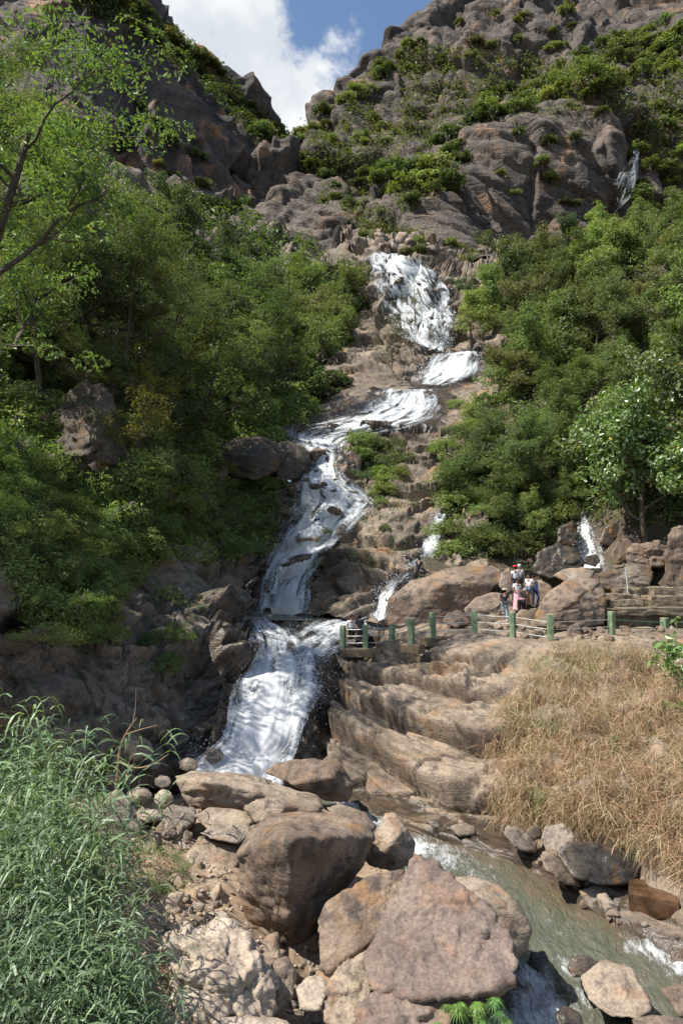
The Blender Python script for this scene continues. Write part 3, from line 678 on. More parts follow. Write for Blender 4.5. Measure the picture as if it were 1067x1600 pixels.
fall('waterfall', 'wide foaming lower cascade below the upper pool, in shade', [
  (372,968,425,972,.25),(380,990,450,985,.42),(372,1020,490,1010,.50),(362,1050,500,1045,.66),(355,1100,490,1100,.80),(345,1150,465,1155,.90),(325,1185,455,1190,1.0),(290,1210,452,1220,1.05),(280,1228,460,1238,1.1)],
  ['lower_cascade_rock', 'left_bank', 'right_bank'], .3, 90, 170, disp=.22)
fall('waterfall', 'thin streaky side run joining the lower cascade from the fence end', [
  (640,968,520,965,.1),(600,985,480,975,.45),(560,1008,455,995,.50),(520,1035,440,1015,.45),(500,1070,430,1040,.35),(490,1110,440,1080,.25)],
  ['lower_cascade_rock', 'waterfall_rock_bed', 'right_bank'], .25, 60, 90)
fall('waterfall', 'low white slide over grey rounded slabs below the small curtain fall', [
  (590,610,700,612,.42),(575,628,700,635,.58),(545,645,680,660,.62),(500,662,610,678,.50),(455,672,560,690,.60),(450,690,540,702,.60),(480,712,530,716,.5)],
  ['waterfall_rock_bed'], .2, 80, 120)
fall('waterfall', 'short wide white curtain fall between the slabs and the upper fall', [
  (685,556,752,551,.62),(665,572,755,568,.70),(655,590,742,590,.68),(650,604,700,606,.5)],
  ['waterfall_rock_bed'], .3, 80, 70)
fall('waterfall', 'tall upper fall spreading over a rounded rock head below the cliff', [
  (575,396,665,416,.5),(576,412,680,430,.62),(578,435,692,452,.50),(588,460,702,478,.50),(603,490,705,500,.58),(625,520,700,525,.5),(648,548,692,552,.55)],
  ['waterfall_rock_bed'], .85, 100, 130, disp=.4)
fall('waterfall', 'narrow white stair fall running from the upper fall to the small curtain', [
  (676,440,700,452,.5),(680,470,705,478,.55),(690,500,712,505,.45),(675,530,700,535,.5),(668,552,700,556,.5)],
  ['waterfall_rock_bed'], .5, 30, 80)
fall('waterfall', 'slender side fall through the sunlit ledges left of the big boulder', [
  (676,806,702,808,.45),(668,835,696,838,.55),(655,862,685,865,.55),(625,888,660,892,.55),(600,915,630,918,.42),(590,945,612,948,.5),(582,975,604,978,.6)],
  ['waterfall_rock_bed'], .28, 36, 130, disp=.2)
fall('waterfall', 'shaded small fall spreading over black rock behind the path', [
  (905,800,918,802,.45),(895,835,935,835,.45),(885,855,952,860,.50),(895,880,950,884,.6),(908,893,948,893,.7)],
  ['right_forest_slope'], .35, 50, 70)
fall('waterfall', 'high thin veil streaming down the right cliff', [
  (976,238,988,239,.3),(963,262,989,262,.40),(954,290,985,292,.36),(948,325,978,325,.34)],
  ['right_mountain'], 2.6, 50, 90, disp=.7)
FP = np.concatenate(FALLPTS)
def wetness(o, rad=2.2, zlow=.35):
    me = o.data; n = len(me.vertices); v = np.empty(n * 3, np.float32); me.vertices.foreach_get('co', v); v = v.reshape(-1, 3)
    best = np.full(n, 99., np.float32)
    for k in range(0, len(FP), 1):
        pass
    from mathutils.kdtree import KDTree
    kd = KDTree(len(FP))
    for i, q in enumerate(FP): kd.insert(q, i)
    kd.balance()
    st = v[::1]
    near = ((v[:, 1] > 18) & (v[:, 1] < 115))
    idx = np.nonzero(near)[0]
    for i in idx: best[i] = kd.find(v[i])[2]
    r = rad * np.where((v[:, 1] > 59) & (v[:, 1] < 76), 4.0, np.where(v[:, 1] > 76, 2.0, 1.0))
    wv = np.clip(1.1 - best / r, 0, 1)
    wv = np.maximum(wv, np.clip(1.15 - (v[:, 2] - .05) / zlow, 0, 1) * (v[:, 2] < 1.0))
    attr(me, 'wet', wv)
for o_, r_ in ((stream_rock, .55), (lower_rock, 2.5), (right_bank, 1.5), (left_bank, 2.6)): wetness(o_, r_)
# ------------------------------------------------------------------ where a plant or stone stands, in words
MARKS = [(620,430,'the upper fall'),(700,585,'the small curtain fall'),(600,640,'the grey sliding slabs'),(490,850,'the main fall'),(400,1100,'the lower cascade'),(640,880,'the slender side fall'),
 (925,850,'the shaded small fall'),(972,280,'the thin cliff fall'),(870,180,'the right cliff shoulder'),(700,240,'the slanting gully'),(640,110,'the right skyline'),(800,40,'the right cliff top'),(830,280,'the smooth cliff face'),(560,250,'the valley head'),
 (330,140,'the left crest'),(250,60,'the upper left crest'),(430,240,'the end of the left crest'),(370,290,'the pale streaks of the left cliff'),(805,410,'the tall dark tree under the cliff'),(648,510,'the pale thin tree'),
 (690,930,'the massive tan boulder'),(890,940,'the sloping brown boulder'),(810,940,'the visitors'),(1000,940,'the stone steps'),(560,1000,'the fence end'),(150,680,'the rooted crag'),(60,950,'the dark left wall'),(400,710,'the perched boulder'),
 (300,930,'the long grey slab'),(590,720,'the green clump mid stream'),(100,110,'the top left tree'),(210,450,'the dark spreading tree'),(430,480,'the broad mid green tree'),(970,680,'the large leaved tree'),(470,1380,'the huge brown block'),(690,1480,'the pinkish boulder'),
 (340,1520,'the pale rock'),(190,1270,'the hidden boulder'),(330,1330,'the smooth topped slab'),(390,1235,'the long flat slab'),(930,1350,'the black wet boulder'),(1015,1405,'the concrete block'),(70,1150,'the tallest reed clump'),(600,800,'the bare ledges'),
 (860,1000,'the sixth fence gap'),(745,985,'the middle fence posts'),(530,390,'the dark gully wall'),(60,330,'the picture edge trees'),(1050,450,'the right picture edge')]
def where(px, py):
    b = min(MARKS, key=lambda m: (m[0] - px)**2 + (m[1] - py)**2); dx, dy = px - b[0], py - b[1]; r = math.hypot(dx, dy)
    v = 'above' if dy < 0 else 'below'; h_ = 'left of' if dx < 0 else 'right of'
    if r < 18: return 'at ' + b[2]
    far = 'just ' if r < 45 else ('' if r < 95 else 'well ')
    if abs(dy) > 2.2 * abs(dx): return far + v + ' ' + b[2]
    if abs(dx) > 2.2 * abs(dy): return far + h_ + ' ' + b[2]
    return far + v + ' ' + h_ + ' ' + b[2]
LAB = []     # (object, look, px, py, size)
def later(o, look, px, py, size=1.): LAB.append((o, look, px, py, size)); return o
def write_labels():
    """look + place; where several still read alike: by size if two, else by order from left"""
    D = {}
    for o, look, px, py, s in LAB: D.setdefault('%s %s' % (look, where(px, py)), []).append((px, s, o, py))
    ordn = ['leftmost', 'second from left', 'third from left', 'fourth from left', 'fifth from left', 'sixth from left', 'seventh from left', 'eighth from left']
    cnt = ['', '', 'two', 'three', 'four', 'five', 'six', 'seven', 'eight']
    for k, L in D.items():
        k = k.replace('well ', '') if len(k.split()) > 11 and len(L) > 8 else k
        if len(L) == 1: L[0][2]['label'] = k; continue
        if len(L) == 2:
            L.sort(key=lambda q: q[1]); L[0][2]['label'] = 'smaller ' + k; L[1][2]['label'] = 'larger ' + k; continue
        L.sort(key=lambda q: q[0])
        L.sort(key=lambda q: q[3]) if len(L) > 8 else None
        rows = [L] if len(L) <= 8 else [L[i:i + 8] for i in range(0, len(L), 8)]
        rn = ['topmost row', 'second row', 'third row', 'fourth row', 'fifth row', 'sixth row']
        for r, row in enumerate(rows):
            row.sort(key=lambda q: q[0])
            for i, q in enumerate(row):
                q[2]['label'] = k + (', ' + rn[min(r, 5)] if len(rows) > 1 else '') + ', ' + (ordn[i] if i < len(row) - 1 or len(row) == 1 else 'rightmost')
# ------------------------------------------------------------------ boulders and stones, each one a thing
ICO = {}
def ico(n):
    if n not in ICO:
        bm = bmesh.new(); bmesh.ops.create_icosphere(bm, subdivisions=n, radius=1.0)
        ICO[n] = (np.array([v.co[:] for v in bm.verts]), np.array([[v.index for v in f.verts] for f in bm.faces])); bm.free()
    return ICO[n]
def hull_planes(pts):
    bm = bmesh.new()
    for p in pts: bm.verts.new(p)
    bmesh.ops.convex_hull(bm, input=bm.verts[:]); bm.normal_update()
    N_, D_ = [], []
    for f in bm.faces:
        N_.append(f.normal[:]); D_.append(f.normal.dot(f.verts[0].co))
    bm.free(); return np.array(N_), np.array(D_)
def rock_verts(pts, res, p=22, rough=1.0, seed=0., soft=.035):
    """rounded convex block through pts (relative to their centre)"""
    pts = np.asarray(pts, float); c = pts.mean(0)
    Nn, D = hull_planes([tuple(q) for q in (pts - c)])
    s = D < 0; Nn[s] *= -1; D[s] *= -1; D = np.maximum(D, 1e-3)
    I, F = ico(res); u, sv, vt = np.linalg.svd(pts - c, full_matrices=False)
    ext = sv / sv.max(); ext = np.clip(ext, .3, 1)
    d = (I * ext) @ vt; d /= np.linalg.norm(d, axis=1)[:, None]
    q = np.maximum(d @ Nn.T, 0) / D[None, :]
    p = p * 5; qm = q.max(1); r = 1 / (qm * ((q / qm[:, None])**p).sum(1)**(1. / p))
    V = d * r[:, None]; size = np.linalg.norm(pts - c, axis=1).mean(); nr = V / np.linalg.norm(V, axis=1)[:, None]
    # outward normal of the flat the point lies on
    k = np.argmax(q, 1); nf = Nn[k]
    w = (V + seed * 7.7).astype(np.float32)
    b, bc = blocks(w, size * .55, size * .55, size * .42, seed, .03, 1.0, soft=.05)
    b2, _ = blocks(w, size * .2, size * .2, size * .15, seed + 3, .03, 1.0, soft=.08)
    qs = np.sort(q, 1); edge_ = 1 - sst((qs[:, -1] - qs[:, -2]) / qs[:, -1], 0, .10)
    chip = edge_ * sst(fbm(w / size * 3.1 + 5, 3), .0, .5)
    st, _b = layers(w, (.25 * math.sin(seed), .3, .9), size * .16, .5, size * 1.2, seed)
    dd = size * rough * (-.018 * chip + .016 * st + .042 * b - .010 * bc + .016 * b2 + .012 * fbm(w / size * 2.2, 4) + .006 * fbm(w / size * 14, 3))
    if size > 1.2:
        w2 = w * 1.0; b5, c5 = blocks(w2, 1.1, 1.0, .6, seed + 5, .05, 1.0, soft=.07)
        dd = dd + rough * (.05 * b5 - .03 * c5 + .05 * courses(w2, (.15, .25, .95), .55, .5, 3., seed))
    return V + (nr * .5 + nf * .5) * dd[:, None], F, c
def boulder(name, label, pts, d, thick, mat, res=5, group=None, p=22, rough=1.0, seed=None, up=0., back=.78, wetz=.12):
    seed = seed if seed is not None else (pts[0][0] * .37 + pts[0][1] * .11) % 13
    W = [P(q[0], q[1], d + (q[2] if len(q) > 2 else 0)) for q in pts]
    c = np.mean(W, 0); B = []
    mx, my = np.mean([q[0] for q in pts]), np.mean([q[1] for q in pts]); hp = max(q[1] for q in pts) - my
    for q in pts: B.append(P(mx + (q[0] - mx) * back, my + (q[1] - my) * back + hp * .06, d + thick + (q[2] if len(q) > 2 else 0) * .5))
    V, F, c = rock_verts(W + B, res, p, rough, seed)
    zmin = V[:, 2].min(); org = c + np.array((0, 0, zmin))
    me = mesh(name, V - np.array((0, 0, zmin)), F, M[mat], True)
    z = V[:, 2] + c[2]
    attr(me, 'wet', np.clip(1.1 - (z - .02) / wetz, 0, 1) * (z < .8) * (c[2] < 1.5))
    return ob(name, me, loc=org, label=label, cat='boulder', group=group)
BO = boulder
def flat(pts, top, bot, tilt):
    """outline points on one plane: dd runs from top to bottom, tilt adds to the left side"""
    ys = [q[1] for q in pts]; xs = [q[0] for q in pts]; a, b = min(ys), max(ys)
    return [(x, y, top + (bot - top) * (y - a) / (b - a) + tilt * (1 - (x - min(xs)) / (max(xs) - min(xs)))) for x, y in pts]
BO('boulder', 'huge brown block with an upright edge and dark stained face, standing in the rubble', [(371,1334,.45),(386,1300,1.0),(425,1270,1.9),(520,1272,2.3),(576,1290,1.5),(586,1310,1.0),(457,1308,-.95),(568,1352,.8),(512,1428,.5),(470,1492,.45),(440,1498,.35),(394,1452,.45),(374,1402,.4),(450,1462,-.15)], 14.3, 2.2, 'brown', 6, p=30, rough=.7)
BO('boulder', 'large pinkish boulder with a broad sunlit triangular face beside the river', flat([(647,1326),(668,1352),(700,1374),(740,1400),(796,1452),(813,1500),(800,1540),(735,1558),(640,1562),(580,1545),(566,1505),(602,1436),(628,1384)], 1.7, -.8, .15), 11.6, 2.4, 'pink', 6, p=26, rough=1.5)
BO('boulder', 'dark leaning slab wedged between the huge brown block and the pinkish boulder', flat([(498,1440),(506,1412),(570,1370),(632,1358),(655,1375),(618,1440),(566,1480),(512,1526),(502,1510)], 1.2, -.3, 0), 12.8, 1.8, 'brown', 5, rough=.9)
BO('boulder', 'rounded tan boulder standing in the river behind the pinkish one', [(700,1372,.6),(742,1367,.7),(782,1386,.3),(816,1418,0),(831,1450,-.1),(826,1482,-.2),(800,1500,-.3),(765,1470,-.5),(735,1410,-.3)], 13.2, 1.5, 'sandy', 5, p=12, rough=.8)
BO('boulder', 'upright pointed tan boulder at the narrow head of the river', [(601,1270,.2),(618,1268,.2),(632,1288,0),(650,1316,0),(646,1350,-.1),(612,1362,-.2),(576,1352,-.1),(570,1340,0),(588,1302,-.1),(612,1318,-.5)], 16.6, 1.3, 'sandy', 5, p=30)
BO('boulder', 'long flat tan slab at the foot of the lower cascade', [(271,1212,.2),(300,1204,.8),(335,1204,1.0),(420,1220,1.2),(500,1246,1.0),(509,1262,.4),(498,1273,0),(420,1262,-.2),(350,1256,-.4),(312,1264,-.3),(286,1250,-.1),(335,1222,-.5)], 20, 1.6, 'sandy', 5, p=26)
BO('boulder', 'brown peaked boulder in front of the white water of the lower cascade', [(411,1206,.2),(432,1190,.4),(482,1184,.3),(532,1190,.5),(553,1228,.4),(545,1256,.2),(505,1250,0),(450,1225,-.3),(520,1215,-.4)], 22, 1.6, 'brown', 5)
BO('boulder', 'tan wedge of rock standing alone in the river at the lower right', flat([(904,1526),(944,1497),(988,1514),(1008,1548),(1019,1577),(1000,1593),(955,1590),(918,1562)], .8, -.3, .1), 12.2, 1.0, 'sandy', 5, p=30)
BO('boulder', 'pale cracked rock mass at the bottom below the sand patch', [(262,1470,.2),(290,1445,.9),(345,1440,1.1),(388,1462,.9),(408,1500,.5),(430,1540,.3),(425,1600,-.1),(395,1625,-.5),(300,1625,-.6),(272,1560,-.3),(350,1530,-.25)], 10.9, 1.8, 'pale', 6, p=16, rough=2.0)
BO('boulder', 'tan slab with a smooth sunlit top left of the huge brown block', [(290,1336,.1),(312,1306,.7),(345,1312,.9),(370,1324,.7),(375,1348,.2),(362,1363,0),(312,1363,-.2),(296,1350,-.2)], 16.8, 1.2, 'sandy', 5, p=30)
BO('boulder', 'grey angular rock behind the reeds, left end of the rock line', [(248,1276,0),(266,1257,.4),(306,1262,.4),(308,1284,.1),(292,1299,-.1),(262,1291,-.2)], 18.5, .9, 'grey', 4)
BO('boulder', 'flat tan rock directly under the long slab', [(300,1276,.1),(322,1262,.5),(360,1262,.6),(398,1272,.5),(402,1285,.1),(372,1296,-.2),(330,1292,-.2)], 18.2, .9, 'sandy', 4)
BO('boulder', 'thin flat rock lying above the smooth topped slab', [(313,1302,0),(330,1290,.4),(390,1288,.4),(394,1304,.1),(372,1320,-.2),(332,1311,-.2)], 17.4, .8, 'grey', 4)
BO('boulder', 'craggy tan rock on top of the flat rocks beside the brown block', [(380,1262,0),(400,1248,.4),(430,1246,.4),(446,1262,.2),(440,1285,-.1),(398,1286,-.2)], 18.3, .8, 'sandy', 4, rough=1.6)
BO('boulder', 'rounded boulder half hidden behind the tall reeds', [(148,1300,0),(158,1242,.3),(188,1232,.5),(212,1262,.3),(222,1300,0),(210,1335,-.2),(160,1335,-.2)], 17.5, 1.3, 'grey', 5, p=10)
BO('boulder', 'tan rock in the gap right of the brown block, water behind it', [(508,1262,.1),(530,1255,.4),(572,1270,.5),(590,1292,.3),(580,1308,0),(540,1296,-.2)], 18.5, 1.0, 'sandy', 4)
BO('boulder', 'striped tan slab tucked under the left side of the pinkish boulder', [(502,1552,.1),(528,1510,.6),(574,1482,.8),(585,1530,.3),(566,1600,-.2),(530,1612,-.3),(506,1600,-.2)], 11.6, 1.3, 'sandy', 5, p=28, rough=1.2)
BO('boulder', 'broken brown rock below the pinkish boulder at the picture bottom', [(560,1570,0),(600,1545,.4),(680,1550,.5),(712,1575,.2),(700,1625,-.3),(590,1630,-.4),(556,1610,-.2)], 10.8, 1.2, 'pink', 5, rough=1.8)
BO('boulder', 'pale angular stone at the bottom between cracked rock and striped slab', [(462,1545,.1),(480,1525,.4),(505,1524,.4),(512,1552,.1),(500,1580,-.2),(470,1582,-.2)], 11.6, .7, 'pale', 4, p=34)
BO('boulder', 'low pale slab at the picture bottom under the cracked rock', [(330,1592,.1),(380,1585,.4),(440,1590,.3),(470,1612,0),(400,1640,-.3),(340,1630,-.3)], 10.2, .8, 'pale', 4)
BO('boulder', 'split tan rock wedged below the tip of the brown block', [(425,1500,.1),(450,1492,.3),(462,1520,.1),(458,1560,-.1),(432,1590,-.2),(412,1560,0)], 11.9, .8, 'sandy', 4, rough=1.6)
BO('boulder', 'tan corner rock at the right picture edge near the bottom', [(1030,1545,.1),(1055,1537,.3),(1100,1540,.3),(1110,1580,0),(1060,1590,-.2)], 12.2, .9, 'brown', 4)
BO('boulder', 'brown rock awash at the bottom right corner', [(985,1592,.1),(1020,1585,.2),(1075,1590,.2),(1080,1630,-.2),(1000,1630,-.3)], 11.4, .8, 'brown', 4)
BO('boulder', 'wet dark brown lump just left of the river wedge', [(884,1512,0),(892,1496,.2),(918,1492,.2),(936,1502,.1),(930,1522,-.1),(896,1528,-.2)], 13.3, .6, 'wetrock', 4, rough=2)
BO('boulder', 'wet brown rock breaking the rapid at the picture bottom', [(865,1585,.1),(880,1570,.2),(905,1580,.2),(915,1612,-.1),(880,1620,-.2)], 11.6, .6, 'wetrock', 4, rough=1.6)
BO('boulder', 'black wet rock under the right edge of the rapid', [(822,1505,0),(830,1488,.2),(850,1485,.2),(858,1502,0),(842,1520,-.2)], 13.3, .5, 'wetrock', 4, rough=1.6)
# the right side of the river
BO('boulder', 'glistening black boulder below the dry grass', [(868,1335,.1),(885,1315,.4),(940,1318,.6),(990,1325,.5),(1006,1348,.2),(992,1380,-.1),(940,1386,-.3),(895,1372,-.3)], 17.1, 1.4, 'wetrock', 5, p=12)
BO('boulder', 'pale grey rounded rock at the foot of the dry grass', [(845,1308,.1),(852,1290,.4),(880,1286,.5),(898,1305,.3),(902,1340,0),(880,1345,-.3),(852,1330,-.2)], 18, 1.1, 'grey', 5, p=14)
BO('boulder', 'low tan slab along the waterline, upstream of the black boulder', [(843,1336,0),(862,1332,.3),(900,1366,.3),(910,1386,.1),(880,1382,-.2),(850,1358,-.2)], 17.2, .7, 'sandy', 4)
BO('boulder', 'tan slab on the waterline between black boulder and brown concrete block', [(903,1392,0),(930,1383,.3),(962,1394,.3),(978,1420,.1),(970,1438,-.1),(925,1425,-.2)], 16.9, .8, 'grey', 4)
BO('boulder', 'smooth oval rock at the river bend below the layered bedrock', [(785,1302,0),(792,1288,.2),(815,1296,.3),(840,1318,.2),(838,1334,0),(808,1328,-.2)], 19, .7, 'grey', 4, p=12)
BO('boulder', 'small rounded stone just above the oval rock', [(820,1298,0),(832,1288,.1),(846,1294,.1),(848,1310,0),(832,1314,-.1)], 19.3, .4, 'brown', 3, p=10)
BO('boulder', 'flat tan stone lying in the shallow at the river bend', [(700,1292,0),(722,1284,.2),(744,1292,.2),(746,1306,0),(715,1308,-.1)], 20.7, .5, 'sandy', 3)
# round the path
BO('boulder', 'massive tan boulder behind the fence with a shaded undercut front', [(600,965,.1),(606,935,.4),(640,908,1.0),(700,888,1.5),(768,883,1.7),(786,892,1.2),(782,912,.6),(745,928,.2),(718,945,0),(690,982,-.2),(622,998,-.3),(602,988,-.1),(690,912,-.3)], 38.5, 3.5, 'brown', 6, p=26, rough=.6)
BO('boulder', 'big sloping brown boulder right of the visitors', [(834,962,0),(850,932,.5),(880,908,1.1),(912,901,1.3),(936,904,1.1),(946,930,.5),(947,974,0),(905,984,-.5),(842,980,-.3),(895,940,-.5)], 33.3, 3.0, 'brown', 6, p=26, rough=.7)
BO('boulder', 'rounded tan rock where the visitors climb, left of them', [(724,952,0),(742,932,.4),(775,924,.6),(800,932,.5),(806,962,.1),(795,985,-.2),(740,988,-.3)], 36.6, 2.0, 'sandy', 5, p=14)
BO('boulder', 'upright pale rock at the right end of the massive tan boulder', [(778,915,0),(782,894,.3),(794,886,.3),(803,900,.2),(805,925,0),(790,930,-.2)], 39, 1.0, 'grey', 4)
BO('boulder', 'small brown rock under the massive tan boulder', [(690,972,0),(697,958,.2),(715,952,.3),(732,960,.2),(736,975,0),(712,982,-.2)], 35.4, .8, 'brown', 4, p=14)
BO('boulder', 'flat topped rock under the pink skirted visitor', [(802,962,0),(812,952,.2),(838,950,.3),(845,968,.1),(842,984,-.1),(812,988,-.2)], 34.3, 1.0, 'sandy', 4)
BO('boulder', 'tan rock behind the two seated visitors', [(812,930,0),(818,912,.3),(842,905,.4),(862,915,.3),(868,940,0),(840,952,-.2)], 38, 1.4, 'sandy', 4)
BO('boulder', 'flat dark rock at the foot of the shaded small fall', [(862,900,0),(880,888,.5),(910,886,.7),(930,892,.5),(925,904,0),(888,912,-.3)], 37.5, 1.6, 'grey', 4)
BO('boulder', 'squat block lying on the path by the tan climbing rock', [(816,1000,0),(822,990,.2),(846,988,.2),(848,1003,0),(832,1008,-.1)], 31.5, .5, 'sandy', 3)
BO('boulder', 'brown block beside the fence post next to the sloping boulder', [(880,1005,0),(888,978,.2),(905,972,.3),(908,995,.1),(900,1008,-.1)], 31.3, .6, 'brown', 4)
BO('boulder', 'dark mossy rock with the water spout, above the stone steps', [(932,900,0),(945,885,.5),(985,880,.7),(1018,884,.6),(1022,905,.2),(1010,922,-.1),(955,925,-.2),(935,918,-.1)], 37, 2.0, 'bank', 5)
BO('boulder', 'craggy brown rock above the water spout rock', [(975,862,0),(990,850,.4),(1030,845,.5),(1045,862,.3),(1042,885,0),(1000,888,-.2),(978,882,-.1)], 38.5, 1.8, 'brown', 5, rough=1.5)
BO('boulder', 'tall upright rock pillar at the right picture edge', [(1040,915,0),(1038,860,.2),(1046,826,.4),(1066,822,.4),(1085,840,.3),(1095,915,0),(1065,925,-.2)], 36, 1.8, 'brown', 5, rough=1.4)
BO('boulder', 'tan rock leaning over the shaded small fall from the right', [(952,868,0),(962,845,.4),(985,838,.5),(998,850,.3),(985,875,0),(960,885,-.2)], 40, 1.5, 'brown', 4, rough=1.3)
BO('boulder', 'wet black rock left of the shaded small fall', [(830,895,0),(840,862,.6),(870,848,.9),(900,858,.6),(912,880,.2),(900,898,-.1),(860,905,-.2)], 40, 2.0, 'wetrock', 5, rough=1.6)
BO('boulder', 'wet black rock high above the shaded small fall, right side', [(935,850,0),(940,825,.4),(962,815,.5),(978,840,.2),(968,862,-.1)], 43.5, 1.8, 'wetrock', 4, rough=1.6)
BO('boulder', 'rounded rock splitting the shaded small fall', [(908,880,0),(916,868,.2),(932,866,.2),(938,876,0),(930,886,-.2)], 40.3, .7, 'wetrock', 4, p=12)
BO('boulder', 'dark rock at the top of the shaded small fall, left side', [(868,850,0),(872,825,.4),(895,812,.5),(905,835,.2),(900,856,-.1)], 44, 1.8, 'wetrock', 4, rough=1.6)
# left of the main fall
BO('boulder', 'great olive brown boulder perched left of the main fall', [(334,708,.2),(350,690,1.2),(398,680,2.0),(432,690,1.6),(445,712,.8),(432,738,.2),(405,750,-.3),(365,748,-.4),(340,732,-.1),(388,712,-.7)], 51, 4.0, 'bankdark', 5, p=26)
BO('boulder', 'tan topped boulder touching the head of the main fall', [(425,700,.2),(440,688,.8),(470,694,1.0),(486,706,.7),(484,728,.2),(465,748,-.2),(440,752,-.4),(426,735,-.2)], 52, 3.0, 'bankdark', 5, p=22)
BO('boulder', 'small dark rock in the head of the main fall', [(484,718,0),(492,706,.4),(512,708,.4),(514,724,.1),(498,734,-.2)], 54, 1.0, 'wetrock', 4)
BO('boulder', 'black wet boulder right of the main fall top', [(518,732,0),(530,712,.7),(550,702,.9),(566,715,.6),(562,745,.1),(535,755,-.2)], 53.5, 2.0, 'wetrock', 5)
BO('boulder', 'tan bulging rock at the right foot of the main fall', [(480,960,0),(484,942,.6),(520,930,1.2),(575,932,1.4),(600,945,.9),(598,962,.2),(560,972,-.3),(500,970,-.3)], 43, 2.2, 'falls', 5, p=16, rough=1.3)
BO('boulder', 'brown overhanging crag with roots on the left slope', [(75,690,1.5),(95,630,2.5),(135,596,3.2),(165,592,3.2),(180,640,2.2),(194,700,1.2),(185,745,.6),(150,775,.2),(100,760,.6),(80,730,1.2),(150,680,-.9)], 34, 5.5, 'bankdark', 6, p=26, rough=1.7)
BO('boulder', 'long smooth grey slab sloping down to the upper pool on the left', [(205,905,0),(235,868,1.0),(262,862,1.5),(310,900,1.8),(372,950,2.0),(385,985,.8),(372,1005,0),(330,985,-.5),(260,945,-.6)], 34.5, 3.0, 'bank', 6, p=16, rough=.9)
BO('boulder', 'second smooth slab below the long grey slab, beside the lower cascade', [(280,975,0),(300,955,.8),(345,975,1.3),(376,1010,1.0),(372,1040,.3),(350,1048,-.2),(300,1015,-.4)], 32, 2.4, 'bank', 5, p=16)
for i, (x, y, rx, ry, d, lb, mt) in enumerate([(215,1170,26,22,21.8,'round mossy boulder at the foot of the dark left wall', 'bank'), (255,1222,14,11,21,'small round stone left of the long flat slab', 'grey'),
      (218,1243,22,14,20,'oblong tan stone behind the reeds near the dead branch','sandy'), (256,1248,16,15,19.4,'squarish dark stone under the small round one','grey'), (180,1215,16,10,21.3,'low stone beside the foot of the dead branch','bank'),
      (235,1275,20,12,18.5,'dark stone in the shade behind the reeds','grey'), (262,1302,16,9,17.8,'small tan stone left of the smooth topped slab','brown'), (238,1195,14,9,22,'dark stone in the shadow under the left wall','bank'),
      (295,1195,16,12,23,'dark wet stone left of the cascade foot','bank'), (335,1180,16,12,24.5,'wet boulder touching the cascade foot on the left','bank'), (300,1215,12,8,22,'small dark stone touching the long flat slab','bank')]):
    pts = [(x + rx * math.cos(a), y + ry * math.sin(a), .25 * math.sin(a * -1)) for a in np.linspace(0, 6.28, 8)[:-1]] + [(x, y, -rx / 80)]
    BO('boulder', lb, pts, d, rx / 1067 * d * 2, mt, 4, p=9, seed=i * 1.3, rough=1.2)
# smaller stones
random.seed(9); STONE = {}
for mt in ('sandy', 'grey', 'pale', 'brown'):
    for i in range(3):
        rs = np.random.RandomState(70 + i + len(mt)); q = rs.normal(size=(11, 3)) * np.array((1, .8, .55)); q /= (np.abs(q).max(0) + .01)
        V, F, c = rock_verts(q, 3, 24, 1.4, i + 1.)
        me = mesh('stone', V, F, M[mt], True); attr(me, 'wet', np.zeros(len(V))); STONE.setdefault(mt, []).append(me)
def stones(poly, n, smin, smax, names, label, group, mts, seed):
    rs = random.Random(seed); xs = [q[0] for q in poly]; ys = [q[1] for q in poly]; k = 0
    while k < n:
        x, y = rs.uniform(min(xs), max(xs)), rs.uniform(min(ys), max(ys))
        if not inpoly(x, y, poly): continue
        k += 1; h = cast(x, y, names)
        if h is None: continue
        s = smin + (smax - smin) * rs.random()**2.2; mt = rs.choice(mts); me = rs.choice(STONE[mt])
        o = ob('stone', me, loc=h[0] + Vector((0, 0, s * .18)), rot=(rs.uniform(-.4, .4), rs.uniform(-.4, .4), rs.uniform(0, 6.3)), scale=(s, s * rs.uniform(.7, 1), s * rs.uniform(.6, 1)),
           cat='stone', group=group)
        later(o, {'sandy': 'tan', 'grey': 'grey', 'pale': 'pale', 'brown': 'brown'}[mt] + ' ' + label, x, y, s)
G_ = ['rubble_bank']
stones([(225,1320),(300,1300),(375,1370),(385,1440),(300,1470),(215,1420)], 46, .07, .34, G_, 'loose stone', 'loose stones on the sand patch', ['sandy', 'grey', 'pale'], 1)
stones([(220,1240),(300,1245),(300,1330),(215,1330)], 36, .12, .38, G_, 'loose stone', 'loose stones behind the reeds', ['sandy', 'grey', 'brown'], 2)
stones([(390,1470),(560,1480),(580,1600),(380,1600)], 44, .10, .42, G_, 'jammed stone', 'stones jammed between the foreground boulders', ['sandy', 'pale', 'grey'], 3)
stones([(690,975),(850,975),(1050,975),(1060,1000),(860,1003),(700,990)], 60, .10, .42, ['right_bank'], 'stone by the path', 'stones along the path behind the fence', ['sandy', 'brown', 'sandy'], 4)
stones([(780,1290),(1000,1400),(1060,1470),(940,1440),(800,1330)], 26, .10, .30, ['right_bank', 'rubble_bank'], 'waterline stone', 'stones along the right waterline', ['brown', 'grey', 'sandy'], 5)
stones([(580,376),(690,372),(700,392),(600,396)], 16, .8, 2.6, ['waterfall_rock_bed'], 'block', 'blocks at the brink of the upper fall', ['grey', 'sandy', 'brown'], 6)
stones([(450,700),(500,705),(500,722),(460,730)], 10, .3, 1.0, ['waterfall_rock_bed', 'left_bank'], 'rock', 'rocks at the head of the main fall', ['brown', 'grey'], 7)
